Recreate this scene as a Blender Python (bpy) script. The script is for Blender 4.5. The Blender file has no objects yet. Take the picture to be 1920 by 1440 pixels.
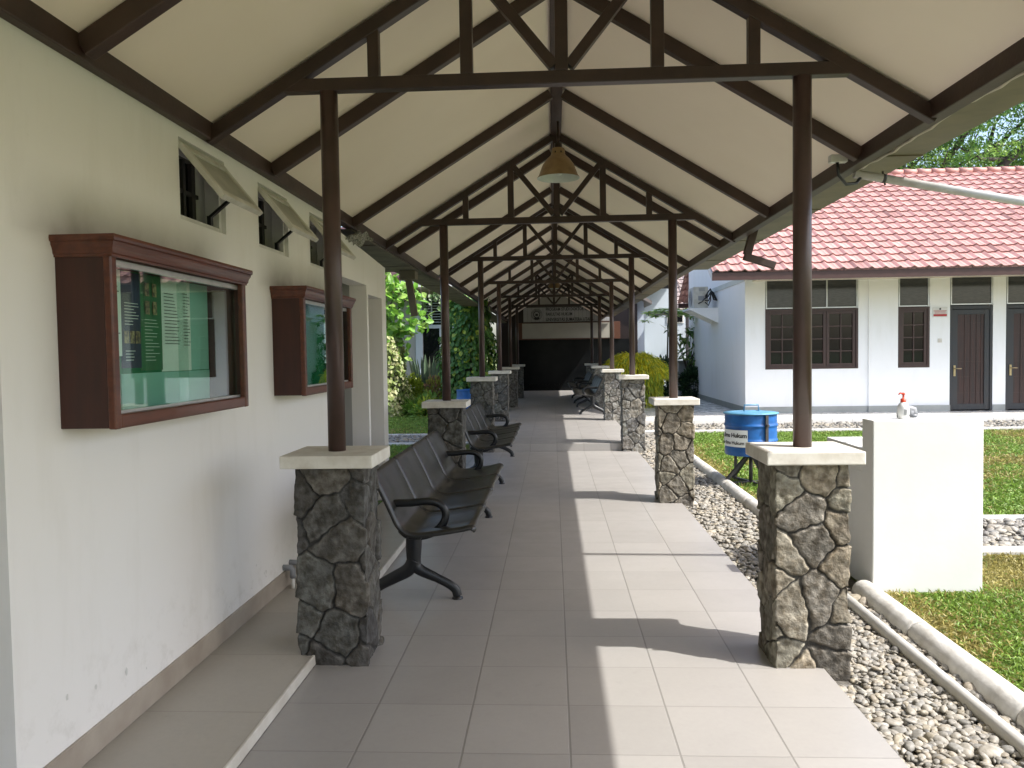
import bpy, math, random
import numpy as np
from mathutils import Vector, Matrix
random.seed(7)
RNG = np.random.default_rng(11)
PI = math.pi
S = bpy.context.scene
C = S.collection
# ------------------------------------------------------------------ camera
FPX, YAW, PIT, ROL, CAMH = 1472.2, 0.0523, 0.0397, -0.0151, 1.5
fw = Vector((-math.sin(YAW)*math.cos(PIT), math.cos(YAW)*math.cos(PIT), -math.sin(PIT)))
r0 = fw.cross(Vector((0, 0, 1))).normalized(); u0 = r0.cross(fw)
cr, sr = math.cos(ROL), math.sin(ROL)
rt = cr*r0 + sr*u0; up = -sr*r0 + cr*u0
cd = bpy.data.cameras.new('camera'); cam = bpy.data.objects.new('camera', cd); C.objects.link(cam)
cd.sensor_width = 36; cd.sensor_fit = 'HORIZONTAL'; cd.lens = FPX/1920*36
cd.clip_start = 0.05; cd.clip_end = 2000
M = Matrix((rt, up, -fw)).transposed().to_4x4(); M.translation = (0, 0, CAMH)
cam.matrix_world = M
S.camera = cam
# ------------------------------------------------------------------ light
SD = Vector((0.766, -0.328, 1.0)).normalized()
W = bpy.data.worlds.new('World'); S.world = W; W.use_nodes = True
nt = W.node_tree; nt.nodes.clear()
sky = nt.nodes.new('ShaderNodeTexSky'); sky.sky_type = 'NISHITA'; sky.sun_disc = False
sky.sun_elevation = math.asin(SD.z); sky.sun_rotation = math.atan2(SD.x, SD.y)
sky.air_density = 1.0; sky.dust_density = 3.0; sky.ozone_density = 1.0
bg = nt.nodes.new('ShaderNodeBackground'); bg.inputs[1].default_value = 0.15
wo = nt.nodes.new('ShaderNodeOutputWorld')
nt.links.new(sky.outputs[0], bg.inputs[0]); nt.links.new(bg.outputs[0], wo.inputs[0])
ld = bpy.data.lights.new('sun', 'SUN'); ld.energy = 2.75; ld.angle = math.radians(0.55); ld.color = (1.0, 0.97, 0.915)
sun = bpy.data.objects.new('sun', ld); C.objects.link(sun); sun.location = (15, -6, 20)
sun.rotation_mode = 'QUATERNION'; sun.rotation_quaternion = SD.to_track_quat('Z', 'Y')
S.view_settings.view_transform = 'Standard'; S.view_settings.look = 'None'
S.view_settings.exposure = 1.30; S.view_settings.gamma = 1.0
S.cycles.max_bounces = 10; S.cycles.diffuse_bounces = 6; S.cycles.transparent_max_bounces = 12
S.cycles.caustics_reflective = False; S.cycles.caustics_refractive = False
# ------------------------------------------------------------------ materials
def N(nt, t, **k):
    n = nt.nodes.new('ShaderNode'+t)
    for a, v in k.items(): setattr(n, a, v)
    return n
def math_(nt, op, a, b=None, c=None):
    n = N(nt, 'Math', operation=op)
    for i, v in enumerate((a, b, c)):
        if v is None: continue
        if isinstance(v, (int, float)): n.inputs[i].default_value = v
        else: nt.links.new(v, n.inputs[i])
    return n.outputs[0]
def mixc(nt, f, a, b, blend='MIX'):
    n = N(nt, 'Mix', data_type='RGBA', blend_type=blend)
    for i, v in ((0, f), (6, a), (7, b)):
        if isinstance(v, (int, float)): n.inputs[i].default_value = v
        elif isinstance(v, tuple): n.inputs[i].default_value = (*v[:3], 1)
        else: nt.links.new(v, n.inputs[i])
    return n.outputs[2]
def noise(nt, co, scale, detail=4, rough=.55):
    n = N(nt, 'TexNoise'); n.inputs['Scale'].default_value = scale
    n.inputs['Detail'].default_value = detail; n.inputs['Roughness'].default_value = rough
    nt.links.new(co, n.inputs['Vector']); return n.outputs[0]
def ramp(nt, f, a, b):
    n = N(nt, 'MapRange'); n.inputs[1].default_value = a; n.inputs[2].default_value = b
    nt.links.new(f, n.inputs[0]); return n.outputs[0]
def newmat(name):
    m = bpy.data.materials.new(name); m.use_nodes = True
    nt = m.node_tree; p = nt.nodes['Principled BSDF']
    return m, nt, p
def mat(name, col, rough=.6, col2=None, nscale=6, namt=.5, bump=0, bscale=40, metallic=0, spec=.5, attr=False, transl=0, coat=0, stretch=None, pos=False):
    m, nt, p = newmat(name)
    tc = N(nt, 'TexCoord'); co = tc.outputs['Object']
    if pos: co = N(nt, 'NewGeometry').outputs['Position']
    if stretch:
        mp = N(nt, 'Mapping'); mp.inputs['Scale'].default_value = stretch
        nt.links.new(co, mp.inputs['Vector']); co = mp.outputs[0]
    base = (*col, 1)
    if attr:
        a = N(nt, 'Attribute', attribute_name='Col'); base = a.outputs['Color']
    if col2 is not None:
        f = ramp(nt, noise(nt, co, nscale), .5-.35*(1-namt)-.02, .5+.35*(1-namt)+.02)
        f = math_(nt, 'MULTIPLY', f, min(1, namt*1.6))
        base = mixc(nt, f, base if attr else col, col2, 'MULTIPLY' if attr else 'MIX')
    if isinstance(base, tuple): p.inputs['Base Color'].default_value = base
    else: nt.links.new(base, p.inputs['Base Color'])
    p.inputs['Roughness'].default_value = rough; p.inputs['Metallic'].default_value = metallic
    p.inputs['Specular IOR Level'].default_value = spec
    if coat: p.inputs['Coat Weight'].default_value = coat; p.inputs['Coat Roughness'].default_value = .15
    if bump:
        b = N(nt, 'Bump'); b.inputs['Strength'].default_value = bump; b.inputs['Distance'].default_value = .01
        nt.links.new(noise(nt, co, bscale, 6), b.inputs['Height']); nt.links.new(b.outputs[0], p.inputs['Normal'])
    if transl:
        tr = N(nt, 'BsdfTranslucent'); ms = N(nt, 'MixShader'); ms.inputs[0].default_value = transl
        if isinstance(base, tuple): tr.inputs[0].default_value = base
        else: nt.links.new(base, tr.inputs[0])
        nt.links.new(p.outputs[0], ms.inputs[1]); nt.links.new(tr.outputs[0], ms.inputs[2])
        nt.links.new(ms.outputs[0], nt.nodes['Material Output'].inputs[0])
    return m
def tilemat(name, col, t, x0, y0, grout, gw=.003, rough=.35, var=.05):
    m, nt, p = newmat(name)
    g = N(nt, 'NewGeometry'); sx = N(nt, 'SeparateXYZ'); nt.links.new(g.outputs['Position'], sx.inputs[0])
    masks = []; ids = []
    for ax, o, w in ((0, x0, gw), (1, y0, gw*.75)):
        q = math_(nt, 'DIVIDE', math_(nt, 'SUBTRACT', sx.outputs[ax], o), t)
        ids.append(math_(nt, 'FLOOR', q))
        fr = math_(nt, 'ABSOLUTE', math_(nt, 'SUBTRACT', math_(nt, 'FRACT', q), .5))
        masks.append(ramp(nt, fr, .5-1.6*w/t, .5-w/t))
    mk = math_(nt, 'MAXIMUM', masks[0], math_(nt, 'MULTIPLY', masks[1], .75))
    cb = N(nt, 'CombineXYZ'); nt.links.new(ids[0], cb.inputs[0]); nt.links.new(ids[1], cb.inputs[1])
    wn = N(nt, 'TexWhiteNoise', noise_dimensions='2D'); nt.links.new(cb.outputs[0], wn.inputs['Vector'])
    v = math_(nt, 'ADD', math_(nt, 'MULTIPLY', wn.outputs[0], var*2), 1-var)
    v = math_(nt, 'MULTIPLY', v, math_(nt, 'ADD', math_(nt, 'MULTIPLY', noise(nt, g.outputs['Position'], 2.2, 5), .16), .92))
    v = math_(nt, 'MULTIPLY', v, math_(nt, 'ADD', math_(nt, 'MULTIPLY', noise(nt, g.outputs['Position'], 38, 5, .7), .14), .93))
    st = math_(nt, 'POWER', ramp(nt, noise(nt, g.outputs['Position'], 9, 6, .7), .56, .8), 2)
    v = math_(nt, 'MULTIPLY', v, math_(nt, 'SUBTRACT', 1, math_(nt, 'MULTIPLY', st, .22)))
    cc = N(nt, 'CombineXYZ')
    for i in range(3): nt.links.new(math_(nt, 'MULTIPLY', v, col[i]), cc.inputs[i])
    nt.links.new(mixc(nt, mk, cc.outputs[0], grout), p.inputs['Base Color'])
    rr = math_(nt, 'ADD', math_(nt, 'MULTIPLY', noise(nt, g.outputs['Position'], 5, 4), .25), rough-.1)
    nt.links.new(rr, p.inputs['Roughness'])
    b = N(nt, 'Bump'); b.inputs['Strength'].default_value = .5; b.inputs['Distance'].default_value = .002
    b.invert = True; nt.links.new(mk, b.inputs['Height']); nt.links.new(b.outputs[0], p.inputs['Normal'])
    return m
def glassmat(name, tint, f0=.06, refl=1.0):
    m, nt, p = newmat(name); nt.nodes.remove(p)
    t = N(nt, 'BsdfTransparent'); t.inputs[0].default_value = (*tint, 1)
    g = N(nt, 'BsdfGlossy'); g.inputs[0].default_value = (refl, refl, refl, 1); g.inputs['Roughness'].default_value = .015
    fr = N(nt, 'Fresnel'); gm = N(nt, 'NewGeometry')
    nt.links.new(math_(nt, 'SUBTRACT', 1.38, math_(nt, 'MULTIPLY', gm.outputs['Backfacing'], 1.38-1/1.38)), fr.inputs[0])
    ms = N(nt, 'MixShader'); nt.links.new(fr.outputs[0], ms.inputs[0]); nt.links.new(t.outputs[0], ms.inputs[1]); nt.links.new(g.outputs[0], ms.inputs[2])
    nt.links.new(ms.outputs[0], nt.nodes['Material Output'].inputs[0]); return m
def wallmat(name, col, dirt, rough=.7, grime=None):
    """painted plaster with faint roller mottling and grubby streaks"""
    m, nt, p = newmat(name)
    g = N(nt, 'NewGeometry'); co = g.outputs['Position']
    mp = N(nt, 'Mapping'); mp.inputs['Scale'].default_value = (1, 1, .22); nt.links.new(co, mp.inputs['Vector'])
    f1 = ramp(nt, noise(nt, mp.outputs[0], 3.5, 6, .65), .52, .85)
    f2 = ramp(nt, noise(nt, co, 24, 5, .7), .66, .78)
    c1 = mixc(nt, math_(nt, 'MULTIPLY', f1, .35), col, dirt)
    c2 = mixc(nt, math_(nt, 'MULTIPLY', f2, .22), c1, dirt)
    if grime:
        sx = N(nt, 'SeparateXYZ'); nt.links.new(co, sx.inputs[0]); tot = None
        for y0, y1 in grime:
            fy = math_(nt, 'MULTIPLY', ramp(nt, sx.outputs[1], y0-.25, y0+.12), ramp(nt, sx.outputs[1], y1+.28, y1-.1))
            tot = fy if tot is None else math_(nt, 'MAXIMUM', tot, fy)
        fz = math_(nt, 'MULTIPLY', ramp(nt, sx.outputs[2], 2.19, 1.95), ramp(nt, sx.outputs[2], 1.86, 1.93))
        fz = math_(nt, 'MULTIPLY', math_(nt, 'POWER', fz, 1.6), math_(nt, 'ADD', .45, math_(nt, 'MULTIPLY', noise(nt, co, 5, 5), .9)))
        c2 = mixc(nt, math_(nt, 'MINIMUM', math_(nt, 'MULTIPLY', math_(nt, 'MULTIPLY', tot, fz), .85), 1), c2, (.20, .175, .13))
        lo = math_(nt, 'MULTIPLY', ramp(nt, sx.outputs[2], .55, .15), ramp(nt, noise(nt, co, 7, 6, .7), .53, .72))
        c2 = mixc(nt, math_(nt, 'MULTIPLY', lo, .38), c2, (.45, .42, .36))
    nt.links.new(c2, p.inputs['Base Color']); p.inputs['Roughness'].default_value = rough
    b = N(nt, 'Bump'); b.inputs['Strength'].default_value = .12; b.inputs['Distance'].default_value = .006
    nt.links.new(noise(nt, co, 16, 6, .6), b.inputs['Height']); nt.links.new(b.outputs[0], p.inputs['Normal'])
    return m
MT = {}
MT['floor'] = tilemat('floor_tile', (.325, .310, .294), .4067, -.7666, 2.8776, (.225, .215, .20))
MT['ledge'] = tilemat('ledge_tile', (.40, .37, .32), .61, -1.171, 3.09, (.30, .26, .22), rough=.4)
MT['terrace'] = tilemat('terrace_tile', (.70, .68, .64), .4, 1.3, 16.4, (.4, .38, .34), rough=.25)
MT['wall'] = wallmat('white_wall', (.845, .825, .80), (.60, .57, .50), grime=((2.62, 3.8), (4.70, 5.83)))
MT['housewall'] = wallmat('house_wall', (.88, .88, .88), (.66, .64, .58))
MT['greywall'] = wallmat('grey_wall', (.36, .36, .35), (.28, .27, .25))
MT['palewall'] = wallmat('pale_wall', (.52, .58, .64), (.44, .48, .50))
MT['soffitpaint'] = mat('pale_soffit', (.60, .62, .58), .6, (.52, .54, .50), 3)
MT['sashpanel'] = mat('frosted_panel', (.40, .40, .34), .45, (.30, .30, .25), 7, .6)
MT['flake'] = mat('bare_plaster', (.70, .695, .67), .9, (.58, .57, .54), 30)
MT['plinth'] = mat('grey_plinth', (.36, .37, .35), .5, (.28, .29, .27), 4)
MT['skirt'] = mat('beige_skirting', (.42, .37, .31), .45, (.33, .28, .23), 5, .6)
MT['edge'] = mat('ledge_edge', (.62, .60, .54), .4, (.5, .47, .41), 9, .6)
MT['brown'] = mat('brown_paint', (.044, .023, .015), .40, (.027, .014, .010), 7, .6, bump=.12, bscale=60)
MT['postpaint'] = mat('post_paint', (.075, .043, .036), .36, (.05, .030, .025), 6, .6, bump=.08, bscale=60)
MT['brown2'] = mat('rafter_paint', (.056, .030, .020), .5, (.036, .019, .013), 5, .6, bump=.12, bscale=50)
MT['ceil'] = mat('ceiling_panel', (.94, .83, .70), .75, (.87, .755, .63), 1.1, .5, bump=.05, bscale=10, pos=True)
MT['rooftop'] = mat('roof_sheet', (.22, .19, .17), .6, (.15, .13, .11), 3)
MT['gutter'] = mat('gutter_sheet', (.19, .155, .09), .55, (.12, .10, .06), 3.5, .6, bump=.15, bscale=12, stretch=(1, 1, 1))
MT['gutter2'] = mat('gutter_canvas', (.15, .13, .10), .75, (.085, .075, .06), 5, .65, bump=.5, bscale=9)
MT['cap'] = mat('white_cap', (.74, .72, .66), .6, (.56, .52, .45), 11, .55, bump=.12, bscale=50)
MT['stone'] = mat('flagstone', (.2, .2, .2), .78, (.42, .38, .32), 22, .7, bump=1.0, bscale=55, attr=True, pos=True)
MT['mahog'] = mat('red_brown_wood', (.125, .030, .011), .36, (.065, .015, .006), 3, .6, stretch=(9, .9, 9), bump=.1, bscale=12, coat=.2)
MT['darkwood'] = mat('dark_wood', (.052, .013, .007), .5, (.034, .009, .005), 4, .6, stretch=(6, 6, .8))
MT['alu'] = mat('aluminium', (.62, .63, .62), .35, (.5, .5, .5), 20, .5, metallic=.6)
MT['felt'] = mat('green_felt', (.012, .19, .08), .9, (.010, .15, .065), 30)
MT['teal'] = mat('teal_board', (.34, .60, .53), .8, (.29, .53, .47), 3)
MT['paper'] = mat('paper', (.84, .86, .84), .7, (.78, .80, .78), 3)
MT['ink'] = mat('ink', (.022, .022, .025), .6, (.015, .015, .015), 50)
MT['navy'] = mat('navy_print', (.020, .030, .085), .5, (.012, .018, .055), 9)
MT['greenprint'] = mat('green_print', (.03, .17, .06), .5, (.02, .12, .05), 9)
MT['photo'] = mat('print_photo', (.45, .33, .16), .5, (.10, .06, .05), 60, .7)
MT['glass'] = glassmat('cabinet_glass', (.86, .95, .91))
MT['darkglass'] = mat('dark_glass', (.006, .007, .008), .05, (.010, .011, .012), 2, spec=.4)
MT['transomglass'] = mat('transom_glass', (.035, .037, .038), .10, (.06, .062, .062), 9, .6, spec=.45, stretch=(1, 1, 8))
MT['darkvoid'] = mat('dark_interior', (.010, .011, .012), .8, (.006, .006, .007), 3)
MT['whitepaint'] = mat('white_paint', (.72, .71, .68), .5, (.60, .585, .55), 8, .55)
MT['oldwhite'] = mat('old_white_paint', (.66, .65, .60), .6, (.50, .48, .42), 9, .6)
MT['blackmetal'] = mat('black_metal', (.007, .008, .010), .35, (.012, .013, .014), 12, .5, bump=.04, bscale=80)
MT['seat'] = mat('seat_sheet', (.017, .017, .016), .30, (.027, .026, .024), 5, .5, bump=.03, bscale=30)
MT['lamp'] = mat('tan_enamel', (.30, .20, .085), .4, (.21, .13, .055), 10, .6)
MT['lampin'] = mat('lamp_inside', (.62, .66, .60), .35, (.5, .53, .48), 10)
MT['stand'] = mat('wash_stand_paint', (.73, .735, .72), .65, (.68, .68, .66), 3, .55, bump=.06, bscale=30)
MT['bottle'] = mat('bottle_plastic', (.80, .81, .80), .3, (.72, .73, .72), 30)
MT['redplastic'] = mat('red_plastic', (.72, .09, .04), .35, (.6, .07, .03), 20)
MT['greypipe'] = mat('grey_pipe', (.28, .29, .31), .4, (.22, .23, .24), 20)
MT['whitepipe'] = mat('white_pipe', (.76, .75, .71), .4, (.60, .58, .52), 10, .55)
MT['blue'] = mat('blue_drum_paint', (.015, .13, .42), .38, (.012, .085, .28), 9, .6, bump=.06, bscale=20)
MT['bluelid'] = mat('blue_lid_paint', (.10, .30, .46), .45, (.07, .20, .33), 9, .6)
MT['iron'] = mat('dark_iron', (.035, .036, .038), .55, (.055, .045, .038), 20, .55)
MT['kerb'] = mat('kerb_concrete', (.60, .59, .56), .8, (.43, .41, .37), 9, .6, bump=.4, bscale=25)
MT['pebble'] = mat('pebbles', (.4, .4, .4), .6, (.62, .60, .56), 60, .6, attr=True)
MT['bed'] = mat('gravel_bed', (.16, .15, .13), .9, (.09, .085, .075), 40, .6, bump=.8, bscale=90)
MT['soil'] = mat('lawn_ground', (.075, .13, .025), .95, (.14, .13, .05), 9, .6, bump=.6, bscale=60, pos=True)
MT['grass'] = mat('grass_blades', (.1, .2, .05), .55, attr=True, transl=.32)
MT['leaf'] = mat('leaves', (.1, .2, .05), .42, attr=True, transl=.28)
MT['bark'] = mat('bark', (.075, .062, .052), .9, (.04, .033, .028), 5, .6, bump=.8, bscale=18, stretch=(3, 3, .6))
MT['rooftile'] = mat('red_roof_tile', (.46, .19, .145), .62, (.86, .78, .76), 3.2, .55, bump=.2, bscale=45, attr=True, pos=True)
MT['greytile'] = mat('brown_grey_tile', (.30, .235, .20), .7, (.2, .155, .135), 6, .6)
MT['fascia'] = mat('brown_fascia', (.06, .024, .019), .5, (.058, .026, .020), 5)
MT['winbrown'] = mat('window_brown', (.055, .028, .023), .42, (.042, .021, .018), 6)
MT['doorframe'] = mat('slate_door_frame', (.024, .028, .034), .45, (.034, .030, .029), 5)
MT['doorred'] = mat('red_brown_door', (.045, .015, .011), .45, (.018, .009, .008), 2.5, .6, stretch=(8, 8, .6))
MT['brass'] = mat('brass', (.50, .40, .25), .3, (.4, .31, .18), 20, metallic=.8)
MT['signred'] = mat('red_print', (.50, .03, .035), .5, (.42, .025, .03), 9)
MT['acbody'] = mat('ac_casing', (.60, .585, .52), .55, (.45, .43, .37), 8, .6)
MT['marble'] = mat('black_marble', (.005, .006, .007), .18, (.012, .013, .014), 2.2, .5, spec=.12)
MT['endwood'] = mat('dark_brown_boards', (.016, .008, .006), .5, (.019, .009, .006), 3, stretch=(8, 8, .5))
MT['signboard'] = mat('sign_board', (.34, .34, .32), .5, (.29, .29, .27), 6)
MT['creamdim'] = mat('shade_dimmed_cream', (.36, .345, .29), .6, (.31, .295, .25), 2)  # cream with the deep shade under the roof put into its base colour
MT['cream'] = mat('cream_panel', (.60, .53, .43), .6, (.53, .47, .37), 2)
MT['orangewood'] = mat('orange_wood', (.11, .042, .020), .5, (.08, .03, .014), 5, stretch=(8, 8, 1))
MT['teak'] = mat('snake_leaf', (.06, .09, .055), .5, (.12, .15, .10), 14, .6, stretch=(1, 1, 3))
MT['clay'] = mat('planter_clay', (.40, .38, .34), .8, (.28, .26, .22), 7)
MT['cable'] = mat('cable_white', (.55, .50, .40), .5, (.45, .4, .32), 20)
MT['news'] = mat('newsprint', (.42, .41, .35), .8, (.10, .10, .09), 90, .75)
# ------------------------------------------------------------------ mesh helpers
class MB:
    def __init__(s): s.v = []; s.f = []; s.m = []; s.sm = []
    def add(s, vs, fs, mi=0, smooth=False):
        o = len(s.v); s.v += [tuple(p) for p in vs]
        for f in fs: s.f.append([i+o for i in f]); s.m.append(mi); s.sm.append(smooth)
        return s
    def box(s, x0, x1, y0, y1, z0, z1, mi=0):
        return s.add([(x0,y0,z0),(x1,y0,z0),(x1,y1,z0),(x0,y1,z0),(x0,y0,z1),(x1,y0,z1),(x1,y1,z1),(x0,y1,z1)],
              [(0,3,2,1),(4,5,6,7),(0,1,5,4),(1,2,6,5),(2,3,7,6),(3,0,4,7)], mi)
    def beam(s, a, b, w, h, upv=(0,0,1), mi=0):
        a = Vector(a); b = Vector(b); d = (b-a).normalized(); u = Vector(upv); x = d.cross(u).normalized(); u = x.cross(d)
        vs = [p+x*(sx*w/2)+u*(su*h/2) for p in (a, b) for sx, su in ((-1,-1),(1,-1),(1,1),(-1,1))]
        return s.add(vs, [(0,1,2,3)[::-1],(4,5,6,7),(0,1,5,4),(1,2,6,5),(2,3,7,6),(3,0,4,7)][::1], mi)
    def prism(s, poly, axis, a0, a1, mi=0, smooth=False):
        n = len(poly)
        def P(p, a): return {'x': (a, p[0], p[1]), 'y': (p[0], a, p[1]), 'z': (p[0], p[1], a)}[axis]
        vs = [P(p, a0) for p in poly]+[P(p, a1) for p in poly]
        s.add(vs, [tuple(range(n))[::-1], tuple(range(n, 2*n))], mi)
        o = len(s.v)-2*n
        for i in range(n):
            j = (i+1) % n; s.f.append([o+i, o+j, o+n+j, o+n+i]); s.m.append(mi); s.sm.append(smooth)
        return s
    def tube(s, pts, r, n=12, cap=True, mi=0, flat=None):
        pts = [Vector(p) for p in pts]; rs = r if isinstance(r, (list, tuple)) else [r]*len(pts)
        o = len(s.v); prev = None
        for i, p in enumerate(pts):
            d = (pts[min(i+1, len(pts)-1)]-pts[max(i-1, 0)]).normalized()
            if prev is None:
                a = Vector((0, 1, 0)) if abs(d.y) < .9 else Vector((0, 0, 1))
                x = d.cross(a).normalized()
            else:
                x = (prev - d*prev.dot(d)).normalized()
            prev = x; y = d.cross(x)
            for k in range(n):
                t = 2*PI*k/n; q = x*math.cos(t)*rs[i]; q2 = y*math.sin(t)*rs[i]*(flat or 1)
                s.v.append(tuple(p+q+q2))
        for i in range(len(pts)-1):
            for k in range(n):
                a = o+i*n+k; b = o+i*n+(k+1) % n
                s.f.append([a, b, b+n, a+n]); s.m.append(mi); s.sm.append(True)
        if cap:
            s.f.append([o+k for k in range(n)][::-1]); s.m.append(mi); s.sm.append(False)
            e = o+(len(pts)-1)*n; s.f.append([e+k for k in range(n)]); s.m.append(mi); s.sm.append(False)
        return s
    def lathe(s, prof, c=(0,0,0), n=32, mi=0, smooth=True, cap0=False, cap1=False):
        o = len(s.v)
        for r, z in prof:
            for k in range(n):
                t = 2*PI*k/n; s.v.append((c[0]+r*math.cos(t), c[1]+r*math.sin(t), c[2]+z))
        for i in range(len(prof)-1):
            for k in range(n):
                a = o+i*n+k; b = o+i*n+(k+1) % n
                s.f.append([a, b, b+n, a+n]); s.m.append(mi); s.sm.append(smooth)
        if cap0: s.f.append([o+k for k in range(n)][::-1]); s.m.append(mi); s.sm.append(False)
        if cap1: e = o+(len(prof)-1)*n; s.f.append([e+k for k in range(n)]); s.m.append(mi); s.sm.append(False)
        return s
    def build(s, name, ms, parent=None, bevel=0, local=False, seg=2):
        off = Vector((0,0,0))
        if parent is not None and not local:
            off = parent.location.copy()
            if parent.parent: off += parent.parent.location
        me = bpy.data.meshes.new(name)
        me.from_pydata([(x-off.x, y-off.y, z-off.z) for x, y, z in s.v], [], s.f)
        for m in (ms if isinstance(ms, list) else [ms]): me.materials.append(MT[m])
        me.polygons.foreach_set('material_index', s.m); me.polygons.foreach_set('use_smooth', s.sm)
        import bmesh
        bm = bmesh.new(); bm.from_mesh(me); bmesh.ops.recalc_face_normals(bm, faces=bm.faces); bm.to_mesh(me); bm.free()
        o = bpy.data.objects.new(name, me); C.objects.link(o)
        if parent is not None: o.parent = parent
        if bevel:
            b = o.modifiers.new('bevel', 'BEVEL'); b.width = bevel; b.segments = seg; b.limit_method = 'ANGLE'; b.angle_limit = math.radians(40)
        return o
def fastmesh(name, v, tri, m, col=None, parent=None, smooth=False, quad=False):
    me = bpy.data.meshes.new(name); v = np.asarray(v, np.float32); tri = np.asarray(tri, np.int32); k = tri.shape[1]
    if parent is not None: v = v-np.array(parent.location, np.float32)
    me.vertices.add(len(v)); me.vertices.foreach_set('co', v.ravel())
    me.loops.add(tri.size); me.loops.foreach_set('vertex_index', tri.ravel())
    me.polygons.add(len(tri)); me.polygons.foreach_set('loop_start', np.arange(0, tri.size, k, dtype=np.int32))
    me.polygons.foreach_set('loop_total', np.full(len(tri), k, np.int32))
    me.polygons.foreach_set('use_smooth', np.full(len(tri), smooth))
    if col is not None:
        a = me.color_attributes.new('Col', 'FLOAT_COLOR', 'POINT'); c = np.ones((len(v), 4), np.float32); c[:, :3] = col
        a.data.foreach_set('color', c.ravel())
    me.update(calc_edges=True); me.validate()
    me.materials.append(MT[m])
    o = bpy.data.objects.new(name, me); C.objects.link(o)
    if parent is not None: o.parent = parent
    return o
def tag(o, label, cat, group=None, kind=None):
    if label: o['label'] = label
    if cat: o['category'] = cat
    if group: o['group'] = group
    if kind: o['kind'] = kind
    return o
def struct(o): o['kind'] = 'structure'; return o
def thing(name, label, cat, loc=(0,0,0), group=None):
    o = bpy.data.objects.new(name, None); C.objects.link(o); o.location = loc; o.empty_display_size = .2
    return tag(o, label, cat, group)
def copy_tree(o, parent=None):
    c = o.copy(); C.objects.link(c)
    if parent is not None: c.parent = parent
    for ch in [x for x in bpy.data.objects if x.parent == o]: copy_tree(ch, c)
    return c
def dup(o, loc, label, rz=0):
    c = copy_tree(o); c.location = loc; c.rotation_euler = (0, 0, rz); c['label'] = label; return c
def textmesh(txt, size, bold=0.0, align='LEFT'):
    cu = bpy.data.curves.new('text', 'FONT'); cu.body = txt; cu.size = size; cu.align_x = align; cu.offset = bold; cu.resolution_u = 3
    o = bpy.data.objects.new('text', cu); C.objects.link(o)
    bpy.context.view_layer.update()
    dg = bpy.context.evaluated_depsgraph_get(); me = bpy.data.meshes.new_from_object(o.evaluated_get(dg))
    v = [tuple(x.co) for x in me.vertices]; f = [tuple(p.vertices) for p in me.polygons]
    bpy.data.objects.remove(o); bpy.data.meshes.remove(me); bpy.data.curves.remove(cu)
    return v, f
# ------------------------------------------------------------------ dimensions
XL, XR, XC = -1.077, 1.197, .06
PY = [3.841+4.045*i for i in range(6)]
STEP = .1125
def lift(i): return STEP if i >= 2 else 0.0
ZR = 3.70; SL = .61
def zr(x): return ZR-SL*abs(x-XC)
# ================================================================== ground, floors
b = MB(); b.add([(-400,-200,-.13),(400,-200,-.13),(400,700,-.13),(-400,700,-.13)], [(0,1,2,3)])
struct(b.build('ground', 'soil'))
b = MB(); b.box(1.995, 40, -6, 14.62, -.125, -.035); struct(b.build('lawn', 'soil'))
b = MB(); b.box(-30, -1.32, 7.6, 28, -.125, -.035); struct(b.build('lawn', 'soil'))
b = MB(); b.box(-1.171, 1.25, -5, 11.86, -.12, 0); struct(b.build('walkway_floor', 'floor'))
b = MB(); b.box(-1.28, 1.25, 11.864, 28.45, -.12, STEP); struct(b.build('walkway_floor', 'floor', bevel=.004))
b = MB(); b.box(-1.29, -1.176, 8.02, 11.86, -.12, -.002); struct(b.build('walkway_floor', 'floor'))
b = MB(); b.box(-1.70, -1.182, -5, 8.0, -.1, .05, 0); struct(b.build('raised_ledge', 'ledge'))
b = MB(); b.box(-1.182, -1.168, -5, 8.0, .002, .053, 0); struct(b.build('ledge_edging', 'edge', bevel=.004))
b = MB(); b.box(1.27, 30, 16.35, 30, -.125, .05); struct(b.build('terrace', 'terrace', bevel=.006))
b = MB(); b.box(1.252, 1.995, -5, 14.62, -.125, -.06); b.box(2.6, 14, 6.0, 6.98, -.033, -.022); b.box(1.25, 30, 14.62, 16.35, -.125, -.05); b.box(-20, -1.32, 13.2, 14.5, -.034, -.025)
struct(b.build('gravel_bed', 'bed'))
# kerbs
b = MB()
def barrel(b, x, y0, y1, r=.075, ln=.98):
    y = y0
    while y < y1-.05:
        e = min(y+ln, y1); pr = []
        b.tube([(x, y+.004, -.03), (x, y+.02, -.03), (x, e-.02, -.03), (x, e-.004, -.03)], [r*.9, r, r*random.uniform(.97, 1.02), r*.9], 18)
        y = e
barrel(b, 1.93, -4.6, 5.0); barrel(b, 1.93, 5.85, 14.6)
struct(b.build('kerb', 'kerb'))
b = MB()
b.box(2.66, 16, 5.86, 6.0, -.1, .005); b.box(2.66, 16, 6.98, 7.12, -.1, .005); b.box(1.25, 26, 14.6, 14.76, -.1, .015)
b.box(-16, -1.33, 13.06, 13.2, -.1, .005); b.box(-16, -1.33, 14.5, 14.64, -.1, .005)
struct(b.build('kerb', 'kerb', bevel=.015))
b = MB(); b.tube([(1.765, -4, -.02), (1.76, 1, -.018), (1.755, 4.9, -.02)], .033, 14)
tag(b.build('drain_pipe', 'whitepipe'), 'slim white pipe lying on the pebbles beside the rounded kerb', 'pipe')
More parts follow.
